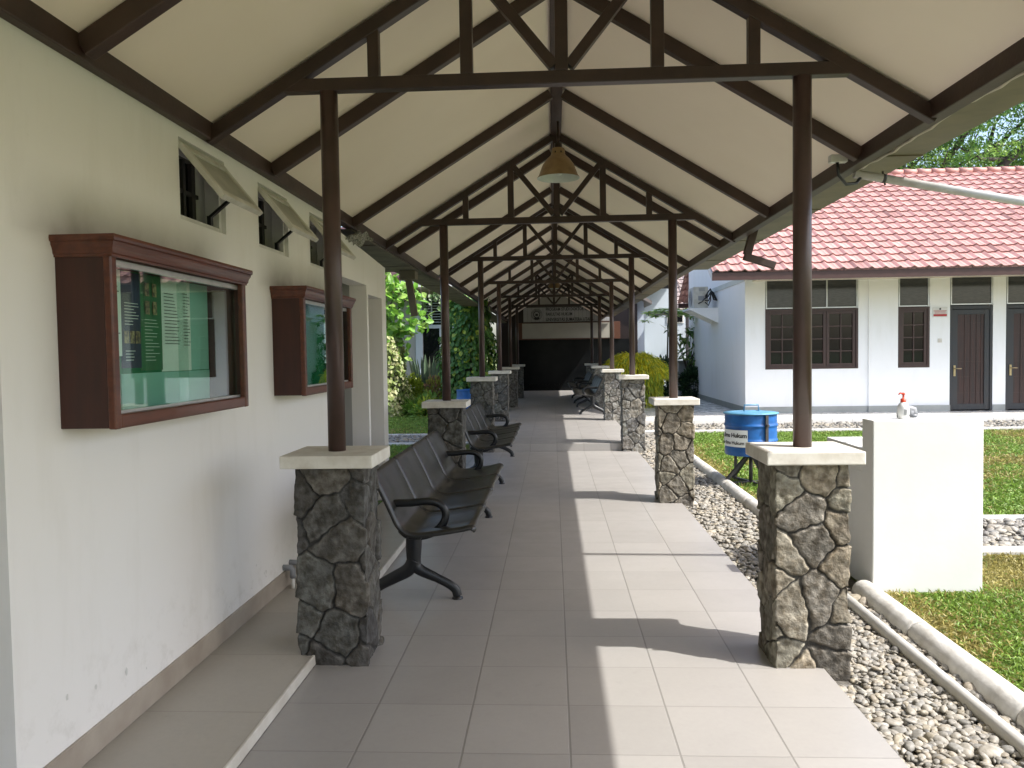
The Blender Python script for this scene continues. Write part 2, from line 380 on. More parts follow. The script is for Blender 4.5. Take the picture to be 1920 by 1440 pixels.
# ------------------------------------------------------------------ pebbles
def ico(sub):
    t = (1+5**.5)/2
    v = np.array([(-1,t,0),(1,t,0),(-1,-t,0),(1,-t,0),(0,-1,t),(0,1,t),(0,-1,-t),(0,1,-t),(t,0,-1),(t,0,1),(-t,0,-1),(-t,0,1)], float)
    f = [(0,11,5),(0,5,1),(0,1,7),(0,7,10),(0,10,11),(1,5,9),(5,11,4),(11,10,2),(10,7,6),(7,1,8),(3,9,4),(3,4,2),(3,2,6),(3,6,8),(3,8,9),(4,9,5),(2,4,11),(6,2,10),(8,6,7),(9,8,1)]
    v /= np.linalg.norm(v[0])
    for _ in range(sub):
        v = list(map(tuple, v)); cache = {}; nf = []
        def mid(a, b):
            k = (min(a,b), max(a,b))
            if k not in cache:
                p = (np.array(v[a])+np.array(v[b])); p /= np.linalg.norm(p); cache[k] = len(v); v.append(tuple(p))
            return cache[k]
        for a, b_, c in f:
            x, y, z = mid(a,b_), mid(b_,c), mid(c,a); nf += [(a,x,z),(b_,y,x),(c,z,y),(x,y,z)]
        f = nf; v = np.array(v)
    return np.array(v), np.array(f)
def rotz(a):
    c, s = np.cos(a), np.sin(a); R = np.zeros((len(a),3,3)); R[:,0,0]=c; R[:,0,1]=-s; R[:,1,0]=s; R[:,1,1]=c; R[:,2,2]=1; return R
def rotx(a):
    c, s = np.cos(a), np.sin(a); R = np.zeros((len(a),3,3)); R[:,1,1]=c; R[:,1,2]=-s; R[:,2,1]=s; R[:,2,2]=c; R[:,0,0]=1; return R
def pebbles(name, x0, x1, y0, y1, n, size, zb, zt, sub, avoid=()):
    bv, bf = ico(sub)
    x = RNG.uniform(x0, x1, n); y = RNG.uniform(y0, y1, n); z = RNG.uniform(zb, zt, n)
    k = np.ones(n, bool)
    for ax0, ax1, ay0, ay1 in avoid: k &= ~((x > ax0) & (x < ax1) & (y > ay0) & (y < ay1))
    x, y, z = x[k], y[k], z[k]; n = len(x)
    L = size*np.exp(RNG.normal(0, .32, n)); sc = np.stack([L, L*RNG.uniform(.58, .9, n), L*RNG.uniform(.34, .55, n)], 1)/2
    v = bv[None]*sc[:, None]
    # lumps make each stone its own shape
    ph = RNG.uniform(0, 6.28, (n, 1, 3)); v = v*(1+.11*np.sin(3.1*bv[None]+ph))
    R = rotz(RNG.uniform(0, 6.28, n)) @ rotx(RNG.normal(0, .35, n)) @ rotz(RNG.uniform(0, 6.28, n)*.15)
    v = np.einsum('nij,nkj->nki', R, v)+np.stack([x, y, z], 1)[:, None]
    pal = np.array([(.50,.48,.44),(.43,.42,.40),(.36,.36,.35),(.54,.50,.42),(.46,.42,.36),(.56,.54,.50),(.26,.26,.26)])
    c = pal[RNG.choice(len(pal), n, p=[.24,.22,.16,.12,.1,.1,.06])]*np.array([.68, .66, .62])*RNG.uniform(.85, 1.15, (n, 1))
    fv = v.reshape(-1, 3); ff = (bf[None]+(np.arange(n)*len(bv))[:, None, None]).reshape(-1, 3)
    return fastmesh(name, fv, ff, 'pebble', np.repeat(c, len(bv), 0), smooth=True)
g1 = pebbles('gravel', 1.25, 1.86, 2.2, 5.2, 7600, .034, -.062, -.03, 2, [(1.26, 1.38, 3.6, 4.08)])
tag(g1, None, None, kind='stuff')
tag(pebbles('gravel', 1.25, 1.87, 5.2, 14.6, 9500, .042, -.062, -.03, 1), None, None, kind='stuff')
tag(pebbles('gravel', 2.68, 9, 6.0, 6.98, 5200, .055, -.03, .0, 1), None, None, kind='stuff')
tag(pebbles('gravel', 1.3, 14, 14.76, 16.33, 7000, .075, -.05, -.02, 0), None, None, kind='stuff')
tag(pebbles('gravel', -7, -1.34, 13.2, 14.5, 2600, .075, -.03, .0, 0), None, None, kind='stuff')
# ------------------------------------------------------------------ leaf cards in bulk
def unit(a): return a/np.maximum(np.linalg.norm(a, axis=1, keepdims=True), 1e-9)
def leaves(pos, d, L, Wd, col, fold=.25, nrm=None, droop=0.0):
    """each leaf: a folded, pointed blade of four faces"""
    n = len(pos); d = unit(d)
    if nrm is None: nrm = RNG.normal(0, 1, (n, 3)); nrm[:, 2] = np.abs(nrm[:, 2])+.6
    s = unit(np.cross(d, nrm)); u = np.cross(s, d)
    L = np.broadcast_to(L, n)[:, None]; Wd = np.broadcast_to(Wd, n)[:, None]
    b0 = pos; m1 = pos+d*L*.38+u*L*.03; m2 = pos+d*L*.75-u*L*droop*.4; t = pos+d*L-u*L*droop
    l1 = m1-s*Wd*.5+u*Wd*fold; r1 = m1+s*Wd*.5+u*Wd*fold; l2 = m2-s*Wd*.38+u*Wd*fold*.7; r2 = m2+s*Wd*.38+u*Wd*fold*.7
    v = np.stack([b0, l1, m1, r1, l2, m2, r2, t], 1).reshape(-1, 3)
    f = np.array([(0,2,1),(0,3,2),(1,2,5),(1,5,4),(2,3,6),(2,6,5),(4,5,7),(5,6,7)])
    ff = (f[None]+(np.arange(n)*8)[:, None, None]).reshape(-1, 3)
    return v, ff, np.repeat(col, 8, 0)
def blades(pos, d, L, Wd, col):
    n = len(pos); d = unit(d); a = RNG.uniform(0, 6.28, n); h = np.stack([np.cos(a), np.sin(a), np.zeros(n)], 1)
    s = unit(np.cross(d, h)); L = np.broadcast_to(L, n)[:, None]; Wd = np.broadcast_to(Wd, n)[:, None]
    m = pos+d*L*.55; t = pos+d*L; t[:, 2] -= L[:, 0]*.18
    v = np.stack([pos-s*Wd*.3, pos+s*Wd*.3, m-s*Wd*.5, m+s*Wd*.5, t], 1).reshape(-1, 3)
    f = np.array([(0,1,3),(0,3,2),(2,3,4)]); ff = (f[None]+(np.arange(n)*5)[:, None, None]).reshape(-1, 3)
    return v, ff, np.repeat(col, 5, 0)
def fbm(x, y, s):
    r = np.random.default_rng(s); o = np.zeros_like(x)
    for k in range(10):
        a = r.uniform(0, 6.28); fq = r.uniform(.6, 3.6); o += np.sin((x*np.cos(a)+y*np.sin(a))*fq+r.uniform(0, 6.28))/(.6+.4*fq)
    return o/4
def grass(x0, x1, y0, y1, n, L, Wd, dryx=None, avoid=(), dry0=0.0):
    x = RNG.uniform(x0, x1, n); y = RNG.uniform(y0, y1, n); k = np.ones(n, bool)
    for ax0, ax1, ay0, ay1 in avoid: k &= ~((x > ax0) & (x < ax1) & (y > ay0) & (y < ay1))
    x, y = x[k], y[k]; n = len(x)
    d = RNG.normal(0, 1, (n, 3)); d[:, 2] = np.abs(d[:, 2])*.45+.35
    dry = dry0+fbm(x*1.6, y*1.6, 5)+RNG.normal(0, .38, n)
    if dryx is not None: dry += .95*np.exp(-((x-dryx)/.17)**2)
    g = np.array([.17, .29, .05])*RNG.uniform(.55, 1.35, (n, 1))+np.array([.05, .04, 0])*RNG.uniform(0, 1, (n, 1))
    c = np.where((dry > .62)[:, None], np.array([.36, .31, .10])*RNG.uniform(.6, 1.25, (n, 1)), g)
    thin = (dry > .62) & (RNG.uniform(0, 1, n) < .4)
    v, f, cc = blades(np.stack([x, y, np.full(n, -.036)], 1), d, L*RNG.uniform(.5, 1.3, n)*np.where(thin, .6, 1), Wd*RNG.uniform(.7, 1.3, n), c)
    o = fastmesh('grass', v, f, 'grass', cc); tag(o, None, None, kind='stuff'); return o
ST = (1.97, 2.68, 4.95, 5.87)
grass(1.98, 4.4, 2.3, 5.86, 78000, .052, .0075, 2.06, [ST])
grass(4.4, 9, 4, 5.86, 8000, .07, .012)
grass(1.98, 9.5, 7.12, 14.6, 130000, .062, .013, 2.05, (), .34)
grass(9.5, 14, 10, 14.6, 9000, .08, .02)
grass(-4.6, -1.33, 8.0, 13.06, 26000, .06, .014, -1.4)
grass(-7, -1.33, 14.64, 22, 52000, .07, .019)
# ================================================================== stone pillars
def shaft_mesh(seed, w, d, z0, z1, res, tone=1.0):
    rg = np.random.default_rng(seed); P = 2*(w+d); h = z1-z0
    edges = [(w, (0,-1)), (d, (1,0)), (w, (0,1)), (d, (-1,0))]
    px = []; py = []; nx = []; ny = []; ss = []
    cx, cy = -w/2, -d/2; dirs = [(1,0),(0,1),(-1,0),(0,-1)]; s0 = 0
    for (ln, nn), dr in zip(edges, dirs):
        k = max(4, int(round(ln/res)))
        for i in range(k):
            t = i/k*ln; px.append(cx+dr[0]*t); py.append(cy+dr[1]*t); ss.append(s0+t)
            if i == 0: pn = edges[(edges.index((ln, nn))-1) % 4][1] if False else None
            nx.append(nn[0]); ny.append(nn[1])
        cx += dr[0]*ln; cy += dr[1]*ln; s0 += ln
    px, py, nx, ny, ss = map(np.array, (px, py, nx, ny, ss)); n = len(px)
    pnx, pny = np.roll(nx, 1), np.roll(ny, 1); corner = (pnx != nx) | (pny != ny)
    nx = np.where(corner, nx+pnx, nx); ny = np.where(corner, ny+pny, ny)
    m = int(h/res)+1; zz = np.linspace(z0, z1, m)
    Sg, Zg = np.meshgrid(ss, zz); 
    # sites
    cs = .03 if res < .009 else .026; sites = []; ns = int(P*h/cs)
    for k in range(ns):
        cand = np.stack([rg.uniform(0, P, 9), rg.uniform(z0-.03, z1+.03, 9)], 1)
        if sites:
            q = np.array(sites); dx = np.abs(cand[:, None, 0]-q[None, :, 0]); dx = np.minimum(dx, P-dx)
            cand = cand[[np.argmax(np.min(np.hypot(dx, cand[:, None, 1]-q[None, :, 1]), 1))]]
        sites.append(tuple(cand[0]))
    sites = np.array(sites)+rg.normal(0, .012, (ns, 2)); sites[:, 0] %= P
    wx = Sg+.005*np.sin(Zg*33+Sg*17+seed)+.003*np.sin(Zg*97-Sg*59); wz = Zg+.005*np.sin(Sg*31+seed*2)+.003*np.sin(Sg*101+Zg*57)
    d1 = np.full(Sg.shape, 9.); d2 = np.full(Sg.shape, 9.); idx = np.zeros(Sg.shape, int)
    for i, (a, bz) in enumerate(sites):
        da = np.abs(wx-a); da = np.minimum(da, P-da); dd = np.sqrt(da**2+(wz-bz)**2)
        nw = dd < d1; d2 = np.where(nw, d1, np.minimum(d2, dd)); idx = np.where(nw, i, idx); d1 = np.where(nw, dd, d1)
    e = d2-d1
    prof = np.clip((e-.005)/.011, 0, 1); prof = prof*prof*(3-2*prof)
    rough = np.zeros(Sg.shape)
    for k in range(14):
        a = rg.uniform(0, 6.28); fq = rg.uniform(25, 190); rough += np.sin((Sg*np.cos(a)+Zg*np.sin(a))*fq+rg.uniform(0, 6.28)+idx*2.3)/(.5+fq/40)
    tilt = rg.normal(0, .075, (len(sites), 2))
    dA = Sg-sites[idx, 0]; dA = np.where(dA > P/2, dA-P, np.where(dA < -P/2, dA+P, dA)); dZ = Zg-sites[idx, 1]
    hgt = -.011+prof*(.012+rg.uniform(-.003, .005, len(sites))[idx]+np.clip(tilt[idx, 0]*dA+tilt[idx, 1]*dZ, -.006, .006)+.0019*rough)
    v = np.stack([px[None]+nx[None]*hgt, py[None]+ny[None]*hgt, Zg], 2).reshape(-1, 3)
    pal = np.array([(.150,.148,.138),(.122,.122,.118),(.162,.152,.134),(.140,.134,.124),(.182,.176,.160),(.112,.111,.110),(.155,.158,.146)])
    base = pal[rg.integers(0, len(pal), len(sites))]*rg.uniform(.78, 1.22, (len(sites), 1))*tone
    col = base[idx]*(1+.16*np.clip(rough, -1.5, 1.5))[..., None]; rim = np.exp(-((e-.017)/.006)**2)*(.4+.6*np.sin(Sg*23+Zg*31+idx)**2)
    col = col*(1+.55*rim[..., None])
    gm = np.clip((.011-e)/.006, 0, 1)[..., None]; col = col*(1-gm)+np.array([.035, .035, .034])*gm
    i, j = np.meshgrid(np.arange(m-1), np.arange(n), indexing='ij'); j2 = (j+1) % n
    q = np.stack([i*n+j, i*n+j2, (i+1)*n+j2, (i+1)*n+j], 2).reshape(-1, 4)
    return v, q, col.reshape(-1, 3)
PW, PD = .335, .30
CB, CT = .965, 1.027
def cap_bm():
    b = MB(); b.box(-.223, .223, -.205, .205, CB, CT); return b
pl_lab = [['dark stone-clad pillar with a white cap beside the notice boards, nearest of the left row','stone pillar in shade between the two black benches, second of the left row','third stone pillar of the left row, next to the floor step','fourth stone pillar of the left row, beside the climbing vine','fifth stone pillar of the left row counted from the notice boards','farthest stone pillar of the left row, before the black wall'],
          ['sunlit brown-grey stone pillar with a white cap beside the white wash stand','sunlit stone pillar with a tall upright slab in its face, left of the blue drum','stone pillar standing at the floor step in the right row','stone pillar with pale-edged stones at the near end of the right-hand benches','fifth stone pillar of the right row, between the two right-hand benches','farthest stone pillar of the right row, before the black wall']]
far_meshes = {}
for side, px in ((0, XL), (1, XR)):
    for i in range(6):
        t = thing('stone_pillar', pl_lab[side][i], 'pillar', (px, PY[i], lift(i)), 'stone pillars along the walkway')
        if i < 2: v, q, c = shaft_mesh(40+side*10+i, PW, PD, -.14, CB, .0055, (.68, 1.4)[side])  # stone colour: left row darker, partly for shade; right row paler for sun
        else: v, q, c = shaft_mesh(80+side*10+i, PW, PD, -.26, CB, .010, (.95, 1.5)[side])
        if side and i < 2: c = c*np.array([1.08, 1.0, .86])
        o = fastmesh('stone_shaft', v+np.array([px, PY[i], lift(i)]), q, 'stone', c, parent=t, smooth=True)
        o = cap_bm().build('cap', 'cap', t, bevel=.006, local=True)
# ================================================================== roof trusses with posts
ORD = ['nearest', 'second', 'third', 'fourth', 'fifth', 'sixth and farthest']
def make_truss():
    t = thing('roof_truss', '', 'roof truss', (0, 0, 0), 'roof trusses on posts')
    def part(name): return MB(), name
    W_ = .06
    for sgn in (-1, 1):
        b = MB(); x1 = XC+sgn*1.755; 
        nx, nz = SL/math.hypot(1, SL), 1/math.hypot(1, SL)
        a = Vector((XC, 0, ZR-.035*1.17-.012)); e = Vector((x1, 0, zr(x1)-.035*1.17-.012))
        b.beam(a, e, W_, .066); b.build('top_chord', 'brown', t, bevel=.004)
        b = MB(); b.tube([(XL if sgn < 0 else XR, 0, CT), (XL if sgn < 0 else XR, 0, 2.784)], .043, 20, mi=0)
        b.build('post', 'postpaint', t)
        for dx, ww in ((.91, .055), (.457, .06)):
            x = XC+sgn*dx; b = MB(); b.box(x-ww/2, x+ww/2, -.027, .027, 2.846, zr(x)-.07); b.build('hanger', 'brown', t, bevel=.004)
        b = MB(); xx = XC+sgn*.425; b.beam((XC+sgn*.035, 0, 2.87), (xx, 0, zr(xx)-.09), .05, .055, (0, 1, 0)); b.build('brace', 'brown', t, bevel=.004)
    b = MB(); b.box(-1.30, 1.42, -.0295, .0295, 2.784, 2.846); b.build('bottom_chord', 'brown', t, bevel=.004)
    b = MB(); b.box(XC-.031, XC+.031, -.0305, .0305, 2.846, ZR-.07); b.build('king_post', 'brown', t, bevel=.004)
    return t
tr0 = make_truss()
tl = ['brown steel truss and posts nearest the camera, above the notice boards', 'second brown truss and posts, just beyond the hanging tan lamp', 'third brown truss and posts, standing at the floor step', 'fourth brown truss and posts, near end of the right-hand benches', 'fifth brown truss and posts, close to the far hanging lamp', 'farthest brown truss and posts, in front of the university sign']
for i in range(6):
    o = tr0 if i == 0 else copy_tree(tr0)
    o.location = (0, PY[i], lift(i)); o['label'] = tl[i]
# ================================================================== canopy roof
rf = thing('canopy_roof', 'long cream-lined gable roof with brown rafters over the tiled walkway', 'roof', (0, 0, 0))
SEC = [(-3.2, 11.5, 0.0), (11.45, 29.33, STEP)]
EX = 1.80
for y0, y1, dz in SEC:
    for sgn in (-1, 1):
        b = MB(); xe = XC+sgn*EX; xo = XC+sgn*1.84
        poly = [(XC, ZR+dz), (xe, zr(xe)+dz), (xe, zr(xe)+dz+.012), (XC, ZR+dz+.014)]
        b.prism(poly, 'y', y0, y1, 0); b.build('ceiling_panel', 'ceil', rf)
        # corrugated sheet on top
        b = MB(); ns = int((y1-y0)/.076)*2; pts = []
        for k in range(ns+1):
            y = y0-.05+(y1-y0+.1)*k/ns; hh = .03 if k % 2 else .012
            for x in (XC, xo): pts.append((x, y, zr(x)+dz+.06+hh))
        b.add(pts, [(2*k, 2*k+1, 2*k+3, 2*k+2) for k in range(ns)], 0, True); b.build('roof_sheet', 'rooftop', rf)
        b = MB(); xp = XC+sgn*1.755
        b.box(xp-.038, xp+.038, y0, y1, 2.565+dz, 2.678+dz); b.build('eave_beam', 'brown2', rf, bevel=.006)
    b = MB(); b.box(XC-.05, XC+.05, y0, y1, ZR-.125+dz+.06, ZR-.004+dz); b.build('ridge_beam', 'brown2', rf, bevel=.005)
    k = -3
    while True:
        y = 2.765+1.9*k; k += 1
        if y < y0+.1: continue
        if y > y1-.1: break
        for sgn in (-1, 1):
            a = Vector((XC+sgn*.052, y, zr(XC+.052)+dz-.047)); xe = XC+sgn*1.715; e = Vector((xe, y, zr(xe)+dz-.047))
            b = MB(); b.beam(a, e, .062, .078); b.build('rafter', 'brown2', rf, bevel=.005)
def gutter(y0, y1, sgn, dz, m='gutter'):
    xi = XC+sgn*1.796; xo = XC+sgn*2.185
    b = MB(); z = 2.655+dz
    if sgn < 0: xi, xo = -1.668, -2.10; z = 2.546+dz
    b.prism([(xi, z), (xo, z), (xo+sgn*.045, z+.075), (xo+sgn*.035, z+.075), (xo-sgn*.008, z+.012), (xi, z+.012)], 'y', y0, y1)
    y = y0+.9
    while y < y1-.3:
        b.box(min(xi, xo-sgn*.0), max(xi, xo), y, y+.035, z-.006, z-.001); y += 1.8
    return b.build('gutter', m, rf)
gutter(-3.2, 11.5, 1, 0); gutter(11.52, 29.1, 1, STEP)
gutter(6.55, 9.9, -1, 0, 'gutter2'); gutter(9.92, 29.1, -1, .06, 'gutter2')
def boxpipe(pts, w, m, name):
    b = MB()
    for a, c in zip(pts[:-1], pts[1:]): b.beam(a, c, w, w*.8, (0, 1, 0.01))
    return b.build(name, m, rf, bevel=.006)
boxpipe([(1.93, 7.62, 2.66), (1.86, 7.62, 2.40)], .075, 'brown2', 'downspout')
boxpipe([(1.83, 7.62, 2.385), (2.12, 7.62, 2.29)], .07, 'brown2', 'downspout')
b = MB(); b.box(-1.90, -1.70, 9.75, 9.95, 2.44, 2.545); b.build('gutter_box', 'gutter', rf, bevel=.006)
boxpipe([(-1.80, 9.85, 2.45), (-1.73, 9.85, 1.98)], .085, 'gutter', 'downspout')
# cable and junction box along the right eave beam
b = MB(); pts = []
for k in range(60):
    y = 1.0+k*.068; pts.append((1.858+.006*math.sin(k*.9), y, 2.585-.022*abs(math.sin((y-1.0)*PI/1.35))+.004*math.sin(k*2.1)))
b.tube(pts, .0085, 8); b.build('cable', 'cable', rf)
b = MB(); b.box(1.66, 1.76, 4.79, 4.84, 2.60, 2.645); b.build('junction_box', 'whitepaint', rf, bevel=.004)
b = MB(); b.tube([(1.70, 4.80, 2.60), (1.715, 4.82, 2.53), (1.78, 4.88, 2.485), (1.86, 4.93, 2.50), (1.90, 4.96, 2.545)], .010, 8); b.build('black_cable', 'blackmetal', rf)
# crumpled newspaper stuffed above the wall
b = MB(); gx, gy = 9, 6; vs = []
for i in range(gx):
    for j in range(gy):
        vs.append((-1.70+.13*j/5-.02*math.sin(i*1.3), 6.45+.42*i/8+.02*math.sin(j*2), 2.46+.07*j/5+.018*math.sin(i*2.2+j*1.4)))
b.add(vs, [(i*gy+j, i*gy+j+1, (i+1)*gy+j+1, (i+1)*gy+j) for i in range(gx-1) for j in range(gy-1)])
o = b.build('newspaper', 'news'); tag(o, 'crumpled newspaper stuffed under the left eave behind the post', 'newspaper')
m_ = o.modifiers.new('solid', 'SOLIDIFY'); m_.thickness = .004
# white pole from the eave across the garden
t = thing('awning_pole', 'long white pole running from the eave out across the red roof view', 'pole', (5.6, 5.05, -.03))
b = MB(); b.tube([(1.86, 4.96, 2.565), (5.6, 5.05, 1.86)], .026, 14); b.build('pole', 'whitepipe', t)
b = MB(); b.tube([(2.03, 4.963, 2.575), (2.045, 4.963, 2.49)], .006, 8); b.tube([(2.028, 4.964, 2.533), (2.046, 4.964, 2.530)], .0285, 14); b.build('clamp', 'iron', t)
b = MB(); b.tube([(5.6, 5.05, -.05), (5.6, 5.05, 1.89)], .026, 12); b.build('upright', 'whitepipe', t)
# ================================================================== hanging lamps
def make_lamp():
    t = thing('hanging_lamp', 'bell-shaped tan enamel lamp hanging below the ridge, nearer one', 'lamp', (0,0,0), 'lamps under the ridge')
    b = MB(); b.lathe([(.052, .312), (.060, .30), (.062, .255), (.070, .235), (.105, .195), (.140, .14), (.163, .07), (.178, .02), (.192, 0), (.194, -.008)], n=40)
    b.lathe([(.001, .314), (.052, .312)], n=40); b.build('shade', 'lamp', t, local=True)
    b = MB(); b.lathe([(.188, -.006), (.172, .018), (.157, .07), (.134, .138), (.099, .19), (.06, .23), (.001, .235)], n=40); b.lathe([(.194, -.008), (.188, -.006)], n=40); b.build('reflector', 'lampin', t, local=True)
    b = MB(); b.lathe([(.036, .312), (.036, .365), (.012, .372), (.012, .60)], n=20, cap1=True); b.build('stem', 'brown', t, local=True)
    for a in (-1.15, -2.0):
        b = MB(); b.beam((.0610*math.cos(a), .0610*math.sin(a), .262), (.0645*math.cos(a), .0645*math.sin(a), .262), .010, .018); b.build('vent_hole', 'darkvoid', t, local=True)
    b = MB(); b.lathe([(.001, .02), (.028, .03), (.036, .07), (.028, .12), (.018, .15), (.018, .22)], n=18); b.build('bulb', 'lampin', t, local=True)
    return t
lp = make_lamp(); lp.scale = (1, 1, .84); lp.location = (.073, 7.22, 3.085)
dup(lp, (.07, 20.75, 3.085+.09), 'small tan lamp far down the walkway, hanging before the sign')
# ================================================================== left white building
wb = thing('white_building', 'white plastered wall with small awning windows on the left of the walkway', 'building', (-1.7, 2.3, .05))
X0 = -1.70; TH = .16
wy = [(3.555, 4.06), (4.525, 5.035), (5.497, 6.0)]
WZ0, WZ1 = 2.14, 2.515
b = MB()
YE = 7.99
def wallbox(y0, y1, z0, z1): b.box(X0-TH, X0, y0, y1, z0, z1)
wallbox(2.335, 6.24, .03, WZ0)
ed = [2.335]+[q for w in wy for q in w]+[6.24]
for k in range(0, len(ed), 2): wallbox(ed[k], ed[k+1], WZ0, WZ1)
wallbox(2.335, 6.24, WZ1, 2.69)
# part with two door openings, its top falls towards the corner
b.prism([(6.24, 2.14), (7.16, 2.14), (7.16, .03), (7.22, .03), (7.22, 2.06), (7.80, 2.06), (7.80, .03), (YE, .03), (YE, 2.385), (6.24, 2.50)], 'x', X0-TH, X0)
b.box(X0-TH, X0, -3.2, 1.2, .03, 2.69); b.box(X0-TH, X0, 1.2, 2.335, 2.2, 2.69)
o = b.build('wall', 'wall', wb, bevel=0)
for bx in ((X0-.62, X0-TH, 7.16, 7.218, .03, 2.3), (X0-.62, X0-TH, 7.80, YE-.002, .03, 2.3), (X0-.62, X0-TH, 2.337, 2.45, .03, 2.3), (X0-.72, X0-.62, 6.0, YE-.002, .03, 2.36), (X0-.62, X0-TH, 6.1, 6.23, .03, 2.3), (X0-.6, X0-.5, 1.1, 2.4, .03, 2.3), (X0-.62, X0-TH-.001, 6.24, 7.79, 2.30, 2.36)):
    b = MB(); b.box(*bx); b.build('reveal', 'greywall', wb)
b = MB(); b.box(X0-5.4, X0-.72, 7.87, YE-.003, -.1, 2.69); b.box(X0-5.5, X0-5.4, -3.2, 7.98, -.1, 2.69); b.build('rear_wall', 'wall', wb)
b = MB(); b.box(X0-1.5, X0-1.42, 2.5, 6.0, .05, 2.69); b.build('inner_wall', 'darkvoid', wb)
b = MB(); b.prism([(X0-5.6, 2.70), (X0-.02, 2.70), (X0-.02, 2.74), (X0-2.8, 3.9), (X0-5.6, 2.74)], 'y', -3.2, 6.5); b.prism([(X0-5.6, 2.70), (X0-.75, 2.70), (X0-2.8, 3.9)], 'y', 6.5, 8.2); b.build('roof', 'rooftop', wb)
b = MB(); b.box(X0, X0+.012, 2.335, 6.24, .051, .155); b.build('skirting', 'skirt', wb, bevel=.003)
b = MB(); b.box(X0, X0+.012, -3.2, 1.2, .051, .155); b.build('skirting', 'skirt', wb, bevel=.003)
for k, (a, c) in enumerate(wy):
    f = MB(); w = .028; x0, x1 = X0-.10, X0-.022
    f.box(x0, x1, a, a+w, WZ0, WZ1); f.box(x0, x1, c-w, c, WZ0, WZ1); f.box(x0, x1, a+w, c-w, WZ0, WZ0+w); f.box(x0, x1, a+w, c-w, WZ1-w, WZ1)
    fo = f.build('window', 'whitepaint', wb, bevel=.003)
    # inner dark pane and mullion bars
    p = MB(); p.box(X0-.155, X0-.15, a+w, c-w, WZ0+w, WZ1-w); p.build('pane', 'darkglass', fo)
    p = MB(); p.box(X0-.148, X0-.125, a+.30, a+.325, WZ0+w, WZ1-w); p.box(X0-.148, X0-.128, a+.40, a+.44, WZ0+w, WZ1-w); p.box(X0-.149, X0-.13, a+w, c-w, WZ0+.18, WZ0+.20); p.build('inner_bar', 'iron', fo)
    # sash hinged at the top, pushed out
    ang = math.radians(39); hx, hz = X0-.004, WZ1-.03; ln = .318
    dx, dz = math.sin(ang), -math.cos(ang)
    def sp(t, o): return (hx+dx*t+math.cos(ang)*o, hz+dz*t+math.sin(ang)*o)
    sname = MB()
    def slab(y0, y1, t0, t1, o0, o1):
        sname.prism([sp(t0, o0), sp(t1, o0), sp(t1, o1), sp(t0, o1)], 'y', y0, y1)
    sw = .042
    slab(a+.012, a+.012+sw, 0, ln, -.014, .014); slab(c-.012-sw, c-.012, 0, ln, -.014, .014)
    slab(a+.012+sw, c-.012-sw, 0, sw, -.0135, .0135); slab(a+.012+sw, c-.012-sw, ln-sw, ln, -.0135, .0135)
    sname.build('sash', 'oldwhite', fo, bevel=.003)
    sname = MB(); slab(a+.012+sw, c-.012-sw, sw, ln-sw, -.004, .004); sname.build('sash_panel', 'sashpanel', fo)
    st = MB(); st.beam((X0-.045, c-.10, WZ0+.07), (X0+.06, c-.10, WZ0+.155), .013, .024, (0, 1, 0)); st.beam((X0+.06, c-.10, WZ0+.158), (X0+.135, c-.07, WZ0+.125), .011, .016, (0, 1, 0))
    st.box(X0-.05, X0-.03, c-.115, c-.085, WZ0+.03, WZ0+.08); st.build('stay', 'blackmetal', fo)
# peeled paint flakes low on the wall
for k in range(10):
    y = random.choice([2.6, 2.75, 2.95, 3.1, 3.4, 3.65, 4.05, 4.3, 4.5])+random.uniform(-.1, .1); z = .18+abs(random.gauss(0, .09)); r = random.uniform(.004, .012)
    pts = [(X0+.0012+random.uniform(0, .002), y+r*math.cos(a)*random.uniform(.4, 1.1), z+1.6*r*math.sin(a)*random.uniform(.5, 1.1)) for a in np.linspace(0, 5.6, 7)]
    b = MB(); b.add(pts, [tuple(range(7))]); b.build('paint_flake', 'flake', wb)
# short capped water pipes at the foot of the wall
for yy, s in ((4.78, 0), (4.9, .0)):
    t = thing('pipe_stub', 'short white pipe with grey elbow at the wall foot, %s one' % ('nearer' if yy < 4.8 else 'farther'), 'pipe', (-1.655, yy, .05), 'pipe stubs at the wall foot')
    b = MB(); b.tube([(-1.64, yy, .05), (-1.64, yy, .12)], .013, 12); b.build('pipe', 'whitepipe', t)
    b = MB(); b.tube([(-1.64, yy, .115), (-1.64, yy, .165), (-1.65, yy, .178), (-1.70, yy, .18)], .019, 12); b.build('elbow', 'greypipe', t)
